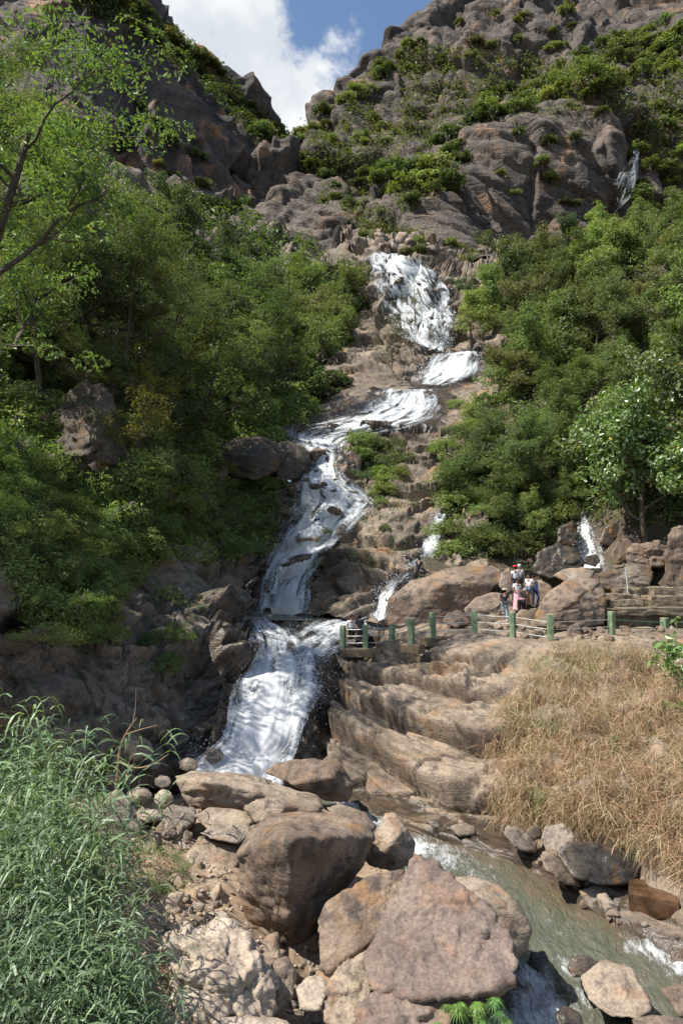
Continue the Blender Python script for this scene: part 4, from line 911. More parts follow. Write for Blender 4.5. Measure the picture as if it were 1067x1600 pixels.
# gravel: too many to count
rs = np.random.RandomState(5)
I1, F1_ = ico(1); VV, FF, n = [], [], 0
for k in range(1500):
    x, y = rs.uniform(150, 600), rs.uniform(1250, 1620)
    h = cast(x, y, G_)
    if h is None: continue
    s = rs.uniform(.02, .07); VV.append((I1 * (1 + .3 * rs.normal(size=(len(I1), 1)))) * s * np.array((1, .8, .6)) + np.array(h[0])); FF.append(F1_ + n); n += len(I1)
me = mesh('gravel', np.concatenate(VV), np.concatenate(FF), M['pale'], False); attr(me, 'wet', np.zeros(n))
ob('gravel', me, kind='stuff', label='small gravel strewn over the sandy rubble bank', cat='gravel')
# ------------------------------------------------------------------ plants
def leaves(rs, C, R, per, size, flat=.6, up=.55, aspect=.45, droop=.0, shell=.75):
    """per leaves round every clump centre C (n,3) of radius R; returns V, F, tint"""
    n = len(C); k = n * per
    d = rs.normal(size=(k, 3)); d /= np.linalg.norm(d, axis=1)[:, None] + 1e-9
    r = rs.uniform(0, 1, k)**(1 / 3.) * (1 - shell) + shell * rs.uniform(.75, 1.05, k)
    Rk = np.repeat(R if hasattr(R, '__len__') else np.full(n, R), per)
    c = np.repeat(C, per, axis=0) + d * (Rk * r)[:, None] * np.array((1, 1, flat))
    nrm = d * 1.0 + rs.normal(size=(k, 3)) * .38 + np.array((0, 0, up)); nrm /= np.linalg.norm(nrm, axis=1)[:, None]
    t = rs.normal(size=(k, 3)); t[:, 2] -= droop; t -= (t * nrm).sum(1)[:, None] * nrm; t /= np.linalg.norm(t, axis=1)[:, None] + 1e-9
    b = np.cross(nrm, t); L = size * rs.uniform(.65, 1.35, k)[:, None]; W = L * aspect
    V = np.stack([c - t * L * .5, c + b * W * .5 + nrm * L * .10 - t * L * .08, c + t * L * .5 - nrm * L * .12, c - b * W * .5 + nrm * L * .10 - t * L * .08], 1).reshape(-1, 3)
    F = np.arange(k * 4).reshape(-1, 4)
    cl = np.repeat(rs.uniform(0, 1, n), per)
    tint = np.clip(.25 * cl + .75 * rs.uniform(0, 1, k), 0, 1)
    return V, F, np.repeat(tint, 4)
def tube(pts, rad, sides=5):
    pts = np.asarray(pts, float); n = len(pts)
    t = np.gradient(pts, axis=0); t /= np.linalg.norm(t, axis=1)[:, None] + 1e-9
    a = np.cross(t, (0.31, .17, .93)); a /= np.linalg.norm(a, axis=1)[:, None] + 1e-9; b = np.cross(t, a)
    an = np.linspace(0, 2 * math.pi, sides, endpoint=False)
    V = pts[:, None, :] + (np.cos(an)[None, :, None] * a[:, None, :] + np.sin(an)[None, :, None] * b[:, None, :]) * np.asarray(rad)[:, None, None]
    F = []
    for i in range(n - 1):
        for j in range(sides):
            F.append((i * sides + j, i * sides + (j + 1) % sides, (i + 1) * sides + (j + 1) % sides, (i + 1) * sides + j))
    return V.reshape(-1, 3), np.array(F)
class Acc:
    def __init__(s): s.V = []; s.F = []; s.C = []; s.n = 0
    def add(s, V, F, C=None):
        s.V.append(V); s.F.append(F + s.n); s.n += len(V); s.C.append(np.zeros(len(V)) if C is None else C)
    def mesh(s, name, mat, sm=False): return mesh(name, np.concatenate(s.V), np.concatenate(s.F), mat, sm, cols=np.concatenate(s.C))
def wander(rs, p, d, L, n, wob, lift=0.):
    pts = [np.array(p, float)]; d = np.array(d, float)
    for i in range(n):
        d = d + rs.normal(size=3) * wob + np.array((0, 0, lift)); d /= np.linalg.norm(d)
        pts.append(pts[-1] + d * L / n)
    return np.array(pts), d
def tree_meshes(name, seed, h, r, leafmat_, leafsize, per, limbs=7, subs=5, twigs=4, lean=(0, 0), first=.35, flat=.75, clump=.9, bark='bark', limb_el=.55, upb=.55, aspect=.45, trunk_r=None, lift=.10, droop=0., fill=0):
    rs = np.random.RandomState(seed); T = Acc(); tips = []; tr = trunk_r or h * .022
    tp, d = wander(rs, (0, 0, -.8), (lean[0], lean[1], 1), h * .86 + .8, 8, .10, .03)
    T.add(*tube(tp, np.linspace(tr, tr * .3, 9), 7))
    for i in range(limbs):
        f = first + (1 - first) * (i + .3) / limbs; k = f * 8; a = int(min(k, 7)); p = tp[a] + (tp[a + 1] - tp[a]) * (k - a)
        az = i * 2.4 + rs.uniform(-.4, .4) + seed; el = limb_el * (.5 + .9 * f) + rs.uniform(-.15, .15)
        L = r * (1.05 - .45 * max(0, f - .5) / .5) * rs.uniform(.8, 1.15)
        lp, ld = wander(rs, p, (math.cos(az) * math.cos(el), math.sin(az) * math.cos(el), math.sin(el)), L, 6, .22, lift * .6)
        r0 = tr * (1 - .7 * f) * .62
        T.add(*tube(lp, np.linspace(r0, r0 * .25, 7), 5)); tips.append(lp[-1])
        for j in range(subs):
            g = .25 + .75 * (j + .5) / subs; a = int(min(g * 6, 5)); q = lp[a] + (lp[a + 1] - lp[a]) * (g * 6 - a)
            v = ld + rs.normal(size=3) * .75 + np.array((0, 0, .25))
            sp, sd = wander(rs, q, v / np.linalg.norm(v), r * rs.uniform(.32, .55), 4, .28, lift)
            T.add(*tube(sp, np.linspace(r0 * .4, r0 * .1, 5), 4)); tips.append(sp[-1]); tips.append(sp[2])
            for t in range(twigs):
                v = sd + rs.normal(size=3) * .9 + np.array((0, 0, .15))
                wp, _ = wander(rs, sp[1 + t % 4], v / np.linalg.norm(v), r * rs.uniform(.14, .30), 2, .3, lift)
                T.add(*tube(wp, (r0 * .12, r0 * .08, r0 * .03), 3)); tips.append(wp[-1])
    C = np.array(tips); 
    if fill:
        c0 = C.mean(0); C = np.concatenate([C, c0 + (C[rs.randint(0, len(C), fill)] - c0) * rs.uniform(.4, .95, (fill, 1))])
    V, F, tint = leaves(rs, C, clump * rs.uniform(.55, 1.25, len(C)), per, leafsize, flat, upb, aspect, droop)
    return T.mesh(name + '_wood', M[bark], True), mesh(name + '_leaves', V, F, M[leafmat_], False, cols=tint)
def bush_mesh(name, seed, r, h, mat, leafsize, clumps, per, clump, aspect=.45, up=.55, droop=0.):
    rs = np.random.RandomState(seed)
    d = rs.normal(size=(clumps, 3)); d /= np.linalg.norm(d, axis=1)[:, None]; d[:, 2] = np.abs(d[:, 2]) * 1.0 - .12
    lob = 1 + .35 * perlin((d * 1.9 + seed).astype(np.float32))
    C = d * (rs.uniform(.45, 1.0, clumps) * lob)[:, None] * np.array((r, r, h))
    V, F, t = leaves(rs, C, clump * rs.uniform(.6, 1.3, clumps), per, leafsize, .7, up, aspect, droop)
    return mesh(name, V, F, M[mat], False, cols=t)
PLACED = {}
def plant(kind, protos, p, s, label, group=None, rz=None, cat=None, sz=1.0, partname=('trunk', 'crown'), rot=None):
    """one plant = an Empty at its foot with its trunk and crown"""
    e = ob(kind, None, loc=p, rot=rot or (0, 0, rz if rz is not None else random.uniform(0, 6.28)), scale=(s, s, s * sz), label=label, cat=cat or kind.replace('_', ' ').split()[-1], group=group)
    for nm, me in zip(partname, protos): ob(nm, me, parent=e)
    return e
random.seed(4)
TREE = {}
def T_(key, *a, **k): TREE[key] = tree_meshes(key, *a, **k)
# near trees of the left slope: spreading limbs, small leaves
T_('nearA', 11, 11, 5.2, 'leaf_mid', .17, 62, 8, 6, 2, clump=.70, limb_el=.35, fill=40, flat=.5)
T_('nearB', 12, 10, 5.6, 'leaf_dark', .17, 62, 8, 6, 2, lean=(.25, 0), clump=.75, limb_el=.25, fill=40, flat=.45)
T_('nearC', 13, 12, 4.6, 'leaf_light', .16, 60, 8, 6, 2, clump=.66, fill=40, flat=.55)
# broad-leaved tree of the right slope
T_('bigleaf', 21, 9, 4.4, 'leaf_big', .30, 26, 9, 6, 2, clump=.70, aspect=.62, upb=.45, droop=.8, fill=120)
T_('rightA', 22, 9, 4.2, 'leaf_mid', .20, 52, 8, 5, 1, clump=.70, fill=90, flat=.55)
T_('rightB', 23, 8, 4.0, 'leaf_light', .19, 52, 8, 5, 1, clump=.66, fill=90, flat=.55)
T_('rightC', 24, 8, 4.0, 'leaf_dark', .21, 52, 8, 5, 1, clump=.72, fill=90, flat=.55)
# middle distance
for i, (m, h, r) in enumerate([('leaf_dark', 9, 4.2), ('leaf_mid', 8, 4.0), ('leaf_dark', 12, 3.8), ('leaf_olive', 8, 3.8), ('leaf_light', 8, 3.7), ('leaf_mid', 10, 4.4)]):
    T_('mid%d' % i, 30 + i, h, r, m, .31, 44, 7, 4, 1, first=.20, clump=.95, fill=46, flat=.55)
T_('bare', 44, 7.5, 3.4, 'leaf_olive', .20, 4, 7, 5, 3, first=.2, clump=.6, bark='palebark', limb_el=.8)
T_('barebush', 45, 5, 3.0, 'leaf_olive', .16, 5, 9, 5, 4, first=.02, clump=.4, bark='palebark', limb_el=.8)
T_('yellow', 46, 7, 3.2, 'leaf_yellow', .20, 16, 7, 5, 3, clump=.6, fill=20)
FAR = []
for i, m in enumerate(['leaf_cliff', 'leaf_cliff', 'leaf_mid', 'leaf_light', 'leaf_dark', 'leaf_olive']):
    FAR.append(bush_mesh('shrub_leaves', 60 + i, 1.0, .85, m, .20, 46, 26, .26))
TW = Acc()
for a in (0, 2.1, 4.2):
    TW.add(*tube(np.array([(0, 0, -.6), (math.cos(a) * .1, math.sin(a) * .1, .2), (math.cos(a) * .4, math.sin(a) * .4, .6)]), (.06, .05, .02), 4))
STEM = TW.mesh('stem', M['bark'], True)
def blades(rs, B, D, L, W, droop, segs=4, curl=.0):
    """B bases (n,3), D start directions, L lengths, W widths, droop how far the tip falls"""
    n = len(B); D = D / (np.linalg.norm(D, axis=1)[:, None] + 1e-9)
    side = np.cross(D, np.array((0, 0, 1.)) + rs.normal(size=(n, 3)) * .35); side /= np.linalg.norm(side, axis=1)[:, None] + 1e-9
    L = np.broadcast_to(L, n); W = np.broadcast_to(W, n); droop = np.broadcast_to(droop, n)
    V = np.zeros((n, segs + 1, 2, 3)); p = B.copy(); d = D.copy()
    sw = rs.normal(size=(n, 3)) * curl
    for i in range(segs + 1):
        f = i / segs; ww = W * (1 - f)**.7 * (0.55 + 1.2 * f if f < .35 else 1) + W * .03
        V[:, i, 0] = p - side * ww[:, None] * .5; V[:, i, 1] = p + side * ww[:, None] * .5
        d = d + sw / segs; d[:, 2] -= droop / segs * (1 + f); d /= np.linalg.norm(d, axis=1)[:, None]
        p = p + d * (L / segs)[:, None]
    a = (np.arange(n) * (segs + 1) * 2)[:, None] + (np.arange(segs) * 2)[None, :]
    F = np.stack([a, a + 1, a + 3, a + 2], 2).reshape(-1, 4)
    return V.reshape(-1, 3), F, np.repeat(rs.uniform(0, 1, n), (segs + 1) * 2)
def reed_mesh(seed, stems, h, per, leafL, lean=.25):
    rs = np.random.RandomState(seed); A = Acc(); S = Acc()
    for s in range(stems):
        b = np.array((*(rs.normal(size=2) * .28), -.15)); hh = h * rs.uniform(.6, 1.1)
        dd = np.array((*(rs.normal(size=2) * lean + np.array((.18, -.05))), 1.0)); pts, _ = wander(rs, b, dd / np.linalg.norm(dd), hh, 9, .035, -.02)
        for k in range(1, 10): pts[k, 0] += .035 * (k / 9)**2 * hh; pts[k, 2] -= .05 * (k / 9)**3 * hh
        S.add(*tube(pts, np.linspace(.012, .003, 10), 4))
        t = np.linspace(.12, 1, per) * 9; a = np.minimum(t.astype(int), 8); q = pts[a] + (pts[a + 1] - pts[a]) * (t - a)[:, None]
        az = rs.uniform(0, 6.28) + np.arange(per) * 2.6 + rs.uniform(-.5, .5, per)
        D = np.stack([np.cos(az) * .75, np.sin(az) * .75, np.full(per, .85)], 1)
        V, F, C = blades(rs, q, D, leafL * 1.3 * rs.uniform(.6, 1.2, per), .055 * rs.uniform(.7, 1.3, per), 1.9 + .6 * rs.uniform(-1, 1, per), 5)
        A.add(V, F, C)
    return A.mesh('reed_leaves', M['reed']), S.mesh('reed_stems', M['reed'], True)
# ------------------------------------------------------------------ planting: named areas of the slopes
def samples(poly, spacing, seed, jitter=.5):
    rs = random.Random(seed); xs = [q[0] for q in poly]; ys = [q[1] for q in poly]; out = []
    y = min(ys); k = 0
    while y < max(ys):
        x = min(xs) + (spacing * .5 if k % 2 else 0)
        while x < max(xs):
            a, b = x + rs.uniform(-jitter, jitter) * spacing, y + rs.uniform(-jitter, jitter) * spacing * .8
            if inpoly(a, b, poly): out.append((a, b))
            x += spacing
        y += spacing * .8; k += 1
    return out
LOOK = {'nearA': 'mid green', 'nearB': 'dark green', 'nearC': 'light green', 'bigleaf': 'broad leaved glossy', 'rightA': 'mid green', 'rightB': 'light green', 'rightC': 'dark green',
        'mid0': 'dark green', 'mid1': 'mid green', 'mid2': 'tall dark green', 'mid3': 'olive green', 'mid4': 'light green', 'mid5': 'spreading mid green', 'yellow': 'yellow green', 'bare': 'thinly leaved'}
def forest(poly, spacing, keys, size, where, group, seed, names, sink=.3, kind='forest_tree', dmin=0):
    """trees about size metres tall-ish, crowns reaching the point seen; where completes the label"""
    rs = random.Random(seed)
    for (px, py) in sorted(samples(poly, spacing, seed), key=lambda q: q[1]):
        k = rs.choice(keys); s = size * rs.uniform(.62, 1.3)
        h = cast(px, py, names)
        if h is None or h[2] < dmin: continue
        hh = {'n': 11, 'r': 9, 'b': 9, 'm': 9, 'y': 7}[k[0]]
        # the crown meets the line of sight, the foot stands lower on the slope
        h = cast(px, py + hh * .55 * s / h[2] * 1067, names) or h
        foot = h[0]
        e = plant(kind, TREE[k], (foot.x, foot.y, foot.z - sink), s, None, group, cat='tree', sz=rs.uniform(.85, 1.15))
        later(e, LOOK[k] + ' tree', px, py, s)
NL = ['left_bank']; NR = ['right_forest_slope']
# left slope, from the gully downwards
forest([(60,300),(200,345),(340,392),(470,415),(560,440),(600,520),(560,560),(470,450),(330,400),(170,330),(60,280)], 34, ['mid0','mid2','mid1','mid4','mid5','mid3'], .95, 'high on the shaded slope under the left cliff', 'trees under the left cliff', 1, NL + ['left_mountain'])
forest([(330,400),(470,450),(560,560),(520,590),(430,640),(380,600),(300,500)], 46, ['mid0','mid1','mid5','mid4','mid3'], .80, 'on the left slope facing the upper falls', 'trees left of the upper falls', 2, NL)
forest([(160,330),(330,400),(330,500),(400,620),(340,680),(240,640),(150,540)], 62, ['nearB','nearA','nearC','mid5','mid4'], .72, 'in the dark middle of the left slope', 'trees in the middle of the left slope', 3, NL)
forest([(-120,330),(150,330),(170,560),(80,600),(-120,560)], 95, ['nearA','nearB','nearC'], .62, 'on the near left slope above the overhanging rock', 'trees on the near left slope', 4, NL)
# right slope
forest([(745,470),(800,425),(900,380),(1000,345),(1110,320),(1110,420),(950,440),(800,500),(740,510)], 36, ['mid1','mid4','mid0','mid5','mid3'], .75, 'at the top of the right slope below the cliff', 'trees at the top of the right slope', 5, NR + ['right_mountain'])
forest([(720,520),(800,500),(950,440),(1110,420),(1110,520),(960,540),(830,590),(760,600)], 50, ['mid1','rightA','mid3','mid4','mid1'], .70, 'high on the right slope among paler crowns', 'trees high on the right slope', 6, NR)
forest([(790,600),(960,540),(1110,520),(1110,640),(900,700),(740,720)], 60, ['rightB','rightA','rightB','rightC'], .62, 'halfway up the right slope above the path', 'trees halfway up the right slope', 7, NR)
forest([(715,700),(900,690),(900,790),(840,820),(720,810)], 60, ['rightB','rightB','rightA'], .45, 'low on the right slope behind the big tan boulder', 'trees low on the right slope', 8, NR)

HERO = [('nearC', 20, 262, 1.05, 'light green tree between the top left corner tree and the cliff', 2.5), ('nearB', 35, 345, 1.15, 'dense dark tree right behind the top left corner tree', 2.5), ('nearA', -15, 315, 1.5, 'tall tree with dark bent limbs filling the top left corner', .4), ('nearB', 165, 600, 1.02, 'dark spreading tree with long low limbs in the middle left', 1.2), ('nearA', 395, 650, 1.20, 'broad mid green tree leaning toward the slabs left of the falls', 2.2),
 ('nearC', 60, 480, .95, 'light green tree under the top left corner tree', 3.), ('yellow', 215, 735, .62, 'small yellow leaved tree beside the rooted crag', 1.), ('yellow', 110, 380, .7, 'yellowing tree between the two big trees of the left slope', 2.), ('yellow', 235, 660, .6, 'yellow green sapling tree in the dark gap above the rooted crag', 4.),
 ('bigleaf', 1010, 868, .98, 'large leaved pale green tree overhanging the stone steps', 1.), ('bigleaf', 1085, 800, 1.05, 'large leaved tree at the right picture edge', 2.), ('bigleaf', 950, 800, .82, 'large leaved tree above the shaded small fall', 4.),
 ('rightB', 780, 850, .62, 'bright green tree over the right end of the massive tan boulder', 1.), ('rightB', 720, 800, .52, 'bright green tree leaning over the slender side fall', 3.), ('rightA', 850, 800, .75, 'mid green tree above the visitors', 4.4),
 ('mid2', 803, 478, 1.0, 'tall dark tree standing at the foot of the right cliff', 1.), ('mid0', 870, 430, .9, 'round dark tree right of the tall one under the cliff', 3.), ('mid4', 735, 540, .8, 'pale green tree right of the foot of the upper fall', 3.), ('mid4', 770, 500, .85, 'yellowish green tree between curtain fall and right wood', 5.)]
for k, px, py, s, lb, rz in HERO:
    h = cast(px, py, NL + NR + ['waterfall_rock_bed'])
    if h: plant('tree', TREE[k], h[0] - Vector((0, 0, .3)), s, lb, None, rz=rz, cat='tree')

# the wood goes on beyond the left edge of the frame and shades the bank
for q in [(-240,830),(-330,900)]:
    h = cast(q[0], q[1], NL)
    if h:
        e = plant('tree', TREE[random.choice(['nearA', 'nearB', 'nearC'])], h[0] - Vector((0, 0, .3)), random.uniform(.8, 1.1), None, 'trees beyond the left edge', cat='tree'); e['label'] = 'tree low on the left bank beyond the picture edge, %s one' % ('upper' if q[1] < 850 else 'lower')
for x_, y_, s_ in ((-15.5, 27, 1.5),):
    g = down(x_, y_)
    if g is not None:
        e = plant('tree', TREE['nearA'], g - Vector((0, 0, .4)), s_, 'very tall tree of the left bank beyond the picture edge', 'trees beyond the left edge', cat='tree')
# ------------------------------------------------------------------ reeds, grass, undergrowth
NAME_LOOK = {'leaf_cliff': 'yellowish green', 'leaf_mid': 'mid green', 'leaf_light': 'bright green', 'leaf_dark': 'dark green', 'leaf_olive': 'olive'}
def me_near(p): return p[0] in NEARB
def shrubs(poly, spacing, s0, s1, protos, where, group, seed, names, kind='shrub', zf=1.0):
    if me_near(protos): kind = 'bush'
    rs = random.Random(seed)
    for px, py in samples(poly, spacing, seed):
        h = cast(px, py, names)
        if h is None: continue
        me = rs.choice(protos); s = rs.uniform(s0, s1)
        lk = NAME_LOOK.get(me.materials[0].name and [k for k in NAME_LOOK if M[k] == me.materials[0]][0], 'green')
        e = ob(kind, None, loc=h[0] + h[1] * s * .15, rot=(0, 0, rs.uniform(0, 6.3)), scale=(s * rs.uniform(.9, 1.4), s, s * rs.uniform(.7, 1.1) * zf), cat=kind, group=group); later(e, lk + ' ' + kind, px, py, s)
        ob('foliage', me, parent=e); ob('stem', STEM, parent=e)
NEARB = [bush_mesh('bush_leaves', 80 + i, 1.0, .9, m, sz, n, 40, .22) for i, (m, sz, n) in enumerate([('leaf_mid', .085, 70), ('leaf_light', .08, 70), ('leaf_dark', .09, 70), ('leaf_light', .10, 60)])]
# bushes of the cliffs
RM = ['right_mountain']; LM_ = ['left_mountain']
shrubs([(600,265),(680,240),(760,150),(850,130),(880,165),(720,200),(700,300),(640,330),(600,320)], 25, 2.6, 5.0, [FAR[0], FAR[2], FAR[3], FAR[4]], 'in the gully slanting up the right cliff', 'shrubs in the slanting gully of the right cliff', 1, RM)
shrubs([(850,120),(960,60),(1080,20),(1080,110),(960,150),(870,160)], 25, 2.6, 4.6, [FAR[0], FAR[3], FAR[2], FAR[1]], 'on the shoulder above the thin cliff fall', 'shrubs on the shoulder of the right cliff', 2, RM)
shrubs([(455,212),(540,150),(640,66),(680,38),(660,90),(560,170),(470,235)], 22, 1.9, 3.6, [FAR[0], FAR[1], FAR[2]], 'along the skyline ridge of the right cliff', 'shrubs along the ridge of the right cliff', 3, RM)
shrubs([(470,235),(560,190),(650,180),(640,250),(600,300),(560,320),(480,300)], 34, 1.6, 3.2, [FAR[0], FAR[1], FAR[2], FAR[4]], 'on the ledges near the head of the valley', 'shrubs on ledges at the valley head', 4, RM)
shrubs([(500,310),(600,330),(700,380),(760,400),(700,430),(600,380),(520,360)], 36, 1.2, 2.6, [FAR[0], FAR[1], FAR[4]], 'on the cliff foot above the upper fall', 'shrubs above the upper fall', 5, RM + ['waterfall_rock_bed'])
shrubs([(700,210),(960,165),(950,330),(760,360),(700,330)], 62, 1.4, 2.8, [FAR[0], FAR[1], FAR[5]], 'clinging to the smooth face of the right cliff', 'shrubs on the smooth face of the right cliff', 6, RM)
shrubs([(700,20),(860,10),(950,30),(900,70),(720,110),(660,120)], 38, 1.8, 3.4, [FAR[0], FAR[1], FAR[5]], 'high on the upper right cliff', 'shrubs high on the right cliff', 7, RM)
shrubs([(985,180),(1080,150),(1080,330),(1000,330),(1000,260)], 34, 1.8, 3.8, [FAR[0], FAR[2], FAR[3]], 'right of the thin cliff fall', 'shrubs right of the thin cliff fall', 8, RM)
shrubs([(80,-30),(215,12),(300,70),(370,140),(440,205),(480,255),(560,345),(500,320),(440,250),(350,168),(270,92),(200,45),(110,0)], 22, 2.4, 4.6, [FAR[4], FAR[2], FAR[4], FAR[5]], 'along the dark skyline of the left cliff', 'shrubs along the crest of the left cliff', 9, LM_)
shrubs([(170,120),(300,200),(440,280),(520,360),(430,350),(300,320),(200,280)], 52, 1.6, 3.2, [FAR[4], FAR[5]], 'on the shaded face of the left cliff', 'shrubs on the face of the left cliff', 10, LM_)
# bushes of the stream bed and near slopes
shrubs([(560,680),(620,672),(625,740),(600,775),(560,770),(548,720)], 21, .9, 1.6, [NEARB[0], NEARB[1], NEARB[3]], 'in the clump between main fall and bare ledges', 'shrubs in the clump beside the main fall', 11, ['waterfall_rock_bed'])
shrubs([(700,640),(760,600),(800,620),(900,780),(860,860),(700,880),(680,870),(690,780)], 36, 1.0, 1.8, [NEARB[0], NEARB[1], NEARB[3], NEARB[1]], 'at the edge of the right wood beside the bare ledges', 'shrubs at the edge of the right wood', 12, ['right_forest_slope', 'waterfall_rock_bed'])
shrubs([(200,780),(300,770),(330,850),(240,880),(200,850)], 32, .8, 1.4, [NEARB[1], NEARB[0], NEARB[3]], 'on the left bank over the grey slab', 'shrubs over the grey slab of the left bank', 13, NL)
shrubs([(340,755),(430,740),(430,800),(400,870),(340,860),(320,800)], 26, .8, 1.5, [NEARB[1], NEARB[0], NEARB[3]], 'hanging over the left side of the main fall', 'shrubs left of the main fall', 14, NL)
shrubs([(60,880),(140,860),(180,960),(170,1010),(70,1000),(50,930)], 30, .6, .95, [NEARB[1], NEARB[3]], '', 'bushes hanging on the dark left wall', 15, NL)
shrubs([(225,990),(290,985),(300,1040),(250,1060)], 26, .5, .8, [NEARB[1], NEARB[0]], 'growing low on the dark wall beside the slabs', 'shrubs low on the dark left wall', 16, NL)
shrubs([(-20,460),(80,470),(150,560),(110,640),(40,640),(-20,560)], 38, .9, 1.6, [NEARB[2], NEARB[0]], 'above the rooted crag on the left', 'shrubs above the rooted crag', 17, NL)
shrubs([(190,640),(330,660),(330,740),(260,760),(200,740)], 34, 1.0, 1.8, [NEARB[2], NEARB[0]], 'in the shade right of the rooted crag', 'shrubs right of the rooted crag', 18, NL)
shrubs([(470,600),(540,590),(530,640),(480,650)], 24, 1.2, 2.2, [FAR[4], FAR[2]], 'along the left edge of the grey slabs', 'shrubs left of the grey slabs', 19, NL + ['waterfall_rock_bed'])
def single(px, py, s, me, label, names, z=.3, kind='shrub'):
    h = cast(px, py, names)
    if h is None: return
    e = ob(kind, None, loc=h[0] + Vector((0, 0, s * z)), scale=s, label=label, cat='shrub'); ob('foliage', me, parent=e); ob('stem', STEM, parent=e)
single(855, 925, 1.0, NEARB[1], 'round bright green bush left of the sloping brown boulder', None, -.1)
single(676, 925, .55, NEARB[3], 'small leafy plant at the foot of the tan climbing rock', ['right_bank'])
for q, (x, y, s) in enumerate([(508,835,.5), (595,790,.7), (600,830,.5), (500,885,.55), (490,905,.4)]):
    single(x, y, s, NEARB[1 if q % 2 else 0], ['small green bush on the ledge right of the main fall', 'bush on the ledges below the clump', 'low grass green bush in the middle of the bare ledges', 'bush over the bulging rock at the foot of the main fall', 'lowest bush at the right edge of the main fall'][q], ['waterfall_rock_bed'])
# undergrowth: cannot be counted
def cover(name, label, polys, n, mat, lmul, per, names, seed, clump=2.2, gate=-.22, up=.6, aspect=.35, droop=.3):
    rs = np.random.RandomState(seed); C = []; S = []
    for poly, w in polys:
        xs = [q[0] for q in poly]; ys = [q[1] for q in poly]; k = 0
        while k < int(n * w):
            x, y = rs.uniform(min(xs), max(xs)), rs.uniform(min(ys), max(ys))
            if not inpoly(x, y, poly): continue
            k += 1
            if perlin(np.array([[x / 45., y / 45., seed]]))[0] < gate: continue
            h = cast(x, y, names)
            if h is None: continue
            sz = h[2] / 1067 * lmul
            C.append(np.array(h[0]) + np.array(h[1]) * sz * .4); S.append(sz)
    C = np.array(C); S = np.array(S)
    V, F, t = leaves(rs, C, S * clump * rs.uniform(.6, 1.3, len(S)), per, 1.0, .7, up, aspect, droop, shell=.4)
    k = np.repeat(S, per * 4); ctr = np.repeat(V.reshape(-1, 4, 3).mean(1), 4, 0)
    V = ctr + (V - ctr) * k[:, None]
    me = mesh(name, V, F, M[mat], False, cols=t)
    return ob(name, me, kind='stuff', label=label, cat='undergrowth')
cover('undergrowth', 'leafy undergrowth covering the left bank and slope', [([(-30,560),(120,600),(200,740),(340,760),(430,740),(420,860),(330,880),(250,880),(300,960),(200,900),(150,1000),(60,990),(-30,820)], .55), ([(200,640),(340,640),(470,600),(540,600),(440,690),(340,700),(330,760),(210,760)], .45)], 5200, 'leaf_light', 7.5, 14, NL, 3, gate=-.5)
cover('undergrowth', 'dark leafy floor of the left forest', [([(-30,330),(300,300),(480,380),(600,500),(560,600),(300,660),(150,560),(-30,560)], 1.)], 2600, 'leaf_dark', 9, 16, NL, 4)
cover('undergrowth', 'leafy floor of the right forest', [([(700,640),(740,500),(900,380),(1080,330),(1080,820),(900,800),(850,860),(690,880)], 1.)], 3000, 'leaf_mid', 9, 16, NR, 5)
cover('ground_cover', 'yellow green grass and scrub on the ledges of the right cliff', [([(455,215),(640,70),(880,100),(1080,40),(1080,300),(960,170),(720,200),(700,300),(620,340),(500,320)], .8), ([(500,310),(760,400),(690,460),(600,380)], .2)], 2300, 'leaf_cliff', 5, 12, RM, 6)
cover('ground_cover', 'dark scrub on the ledges and crest of the left cliff', [([(80,-30),(215,12),(300,70),(440,205),(560,345),(520,350),(430,250),(300,125),(200,50),(110,0)], .6), ([(170,260),(430,340),(520,380),(300,370),(180,330)], .4)], 2600, 'leaf_dark', 5, 12, LM_, 7)
cover('ground_cover', 'tufts of green plants in the joints of the ledges by the main fall', [([(490,760),(620,700),(690,740),(680,860),(600,880),(500,930)], 1.)], 170, 'leaf_light', 4, 10, ['waterfall_rock_bed'], 8)
def grass(name, label, polys, n, mat, L, W, droop, names, seed, per=10, down=False, spread=.5, lift=.0, gate=-.2, segs=3, stiff=1.0, curl=.5):
    rs = np.random.RandomState(seed); Bs = []; Ds = []; Ls = []
    for poly, w in polys:
        xs = [q[0] for q in poly]; ys = [q[1] for q in poly]; k = 0
        while k < int(n * w):
            x, y = rs.uniform(min(xs), max(xs)), rs.uniform(min(ys), max(ys))
            if not inpoly(x, y, poly): continue
            k += 1
            if perlin(np.array([[x / 40., y / 40., seed + .5]]))[0] < gate: continue
            h = cast(x, y, names)
            if h is None: continue
            p, nr = np.array(h[0]), np.array(h[1])
            lf = lift * (1 + 1.7 * perlin(np.array([[x / 28., y / 34., 3.]]))[0])
            az = rs.uniform(0, 6.28); base = np.array((math.cos(az), math.sin(az), 0)) * .35
            for q in range(per):
                d = nr * (.6 if down else .25) + np.array((0, 0, stiff)) + rs.normal(size=3) * spread + base
                Bs.append(p + nr * lf * rs.uniform(0, 1) + rs.normal(size=3) * .09 * L * 2); Ds.append(d); Ls.append(L * rs.uniform(.5, 1.25))
    Bs, Ds, Ls = map(np.array, (Bs, Ds, Ls))
    V, F, t = blades(rs, Bs, Ds, Ls, W * rs.uniform(.6, 1.4, len(Bs)), droop * rs.uniform(.6, 1.5, len(Bs)), segs, curl)
    me = mesh(name, V, F, M[mat], False, cols=t)
    return ob(name, me, kind='stuff', label=label, cat='grass')
grass('grass', 'long arching green grass on the left slope under the trees', [([(-20,640),(60,640),(120,740),(200,800),(150,830),(-20,820)], .6), ([(120,800),(200,800),(200,900),(160,940),(120,880)], .2), ([(400,740),(440,740),(430,800),(400,790)], .1), ([(330,745),(420,745),(410,860),(340,850)], .2)], 1500, 'grassgreen', .95, .034, 2.2, NL, 11, 12)
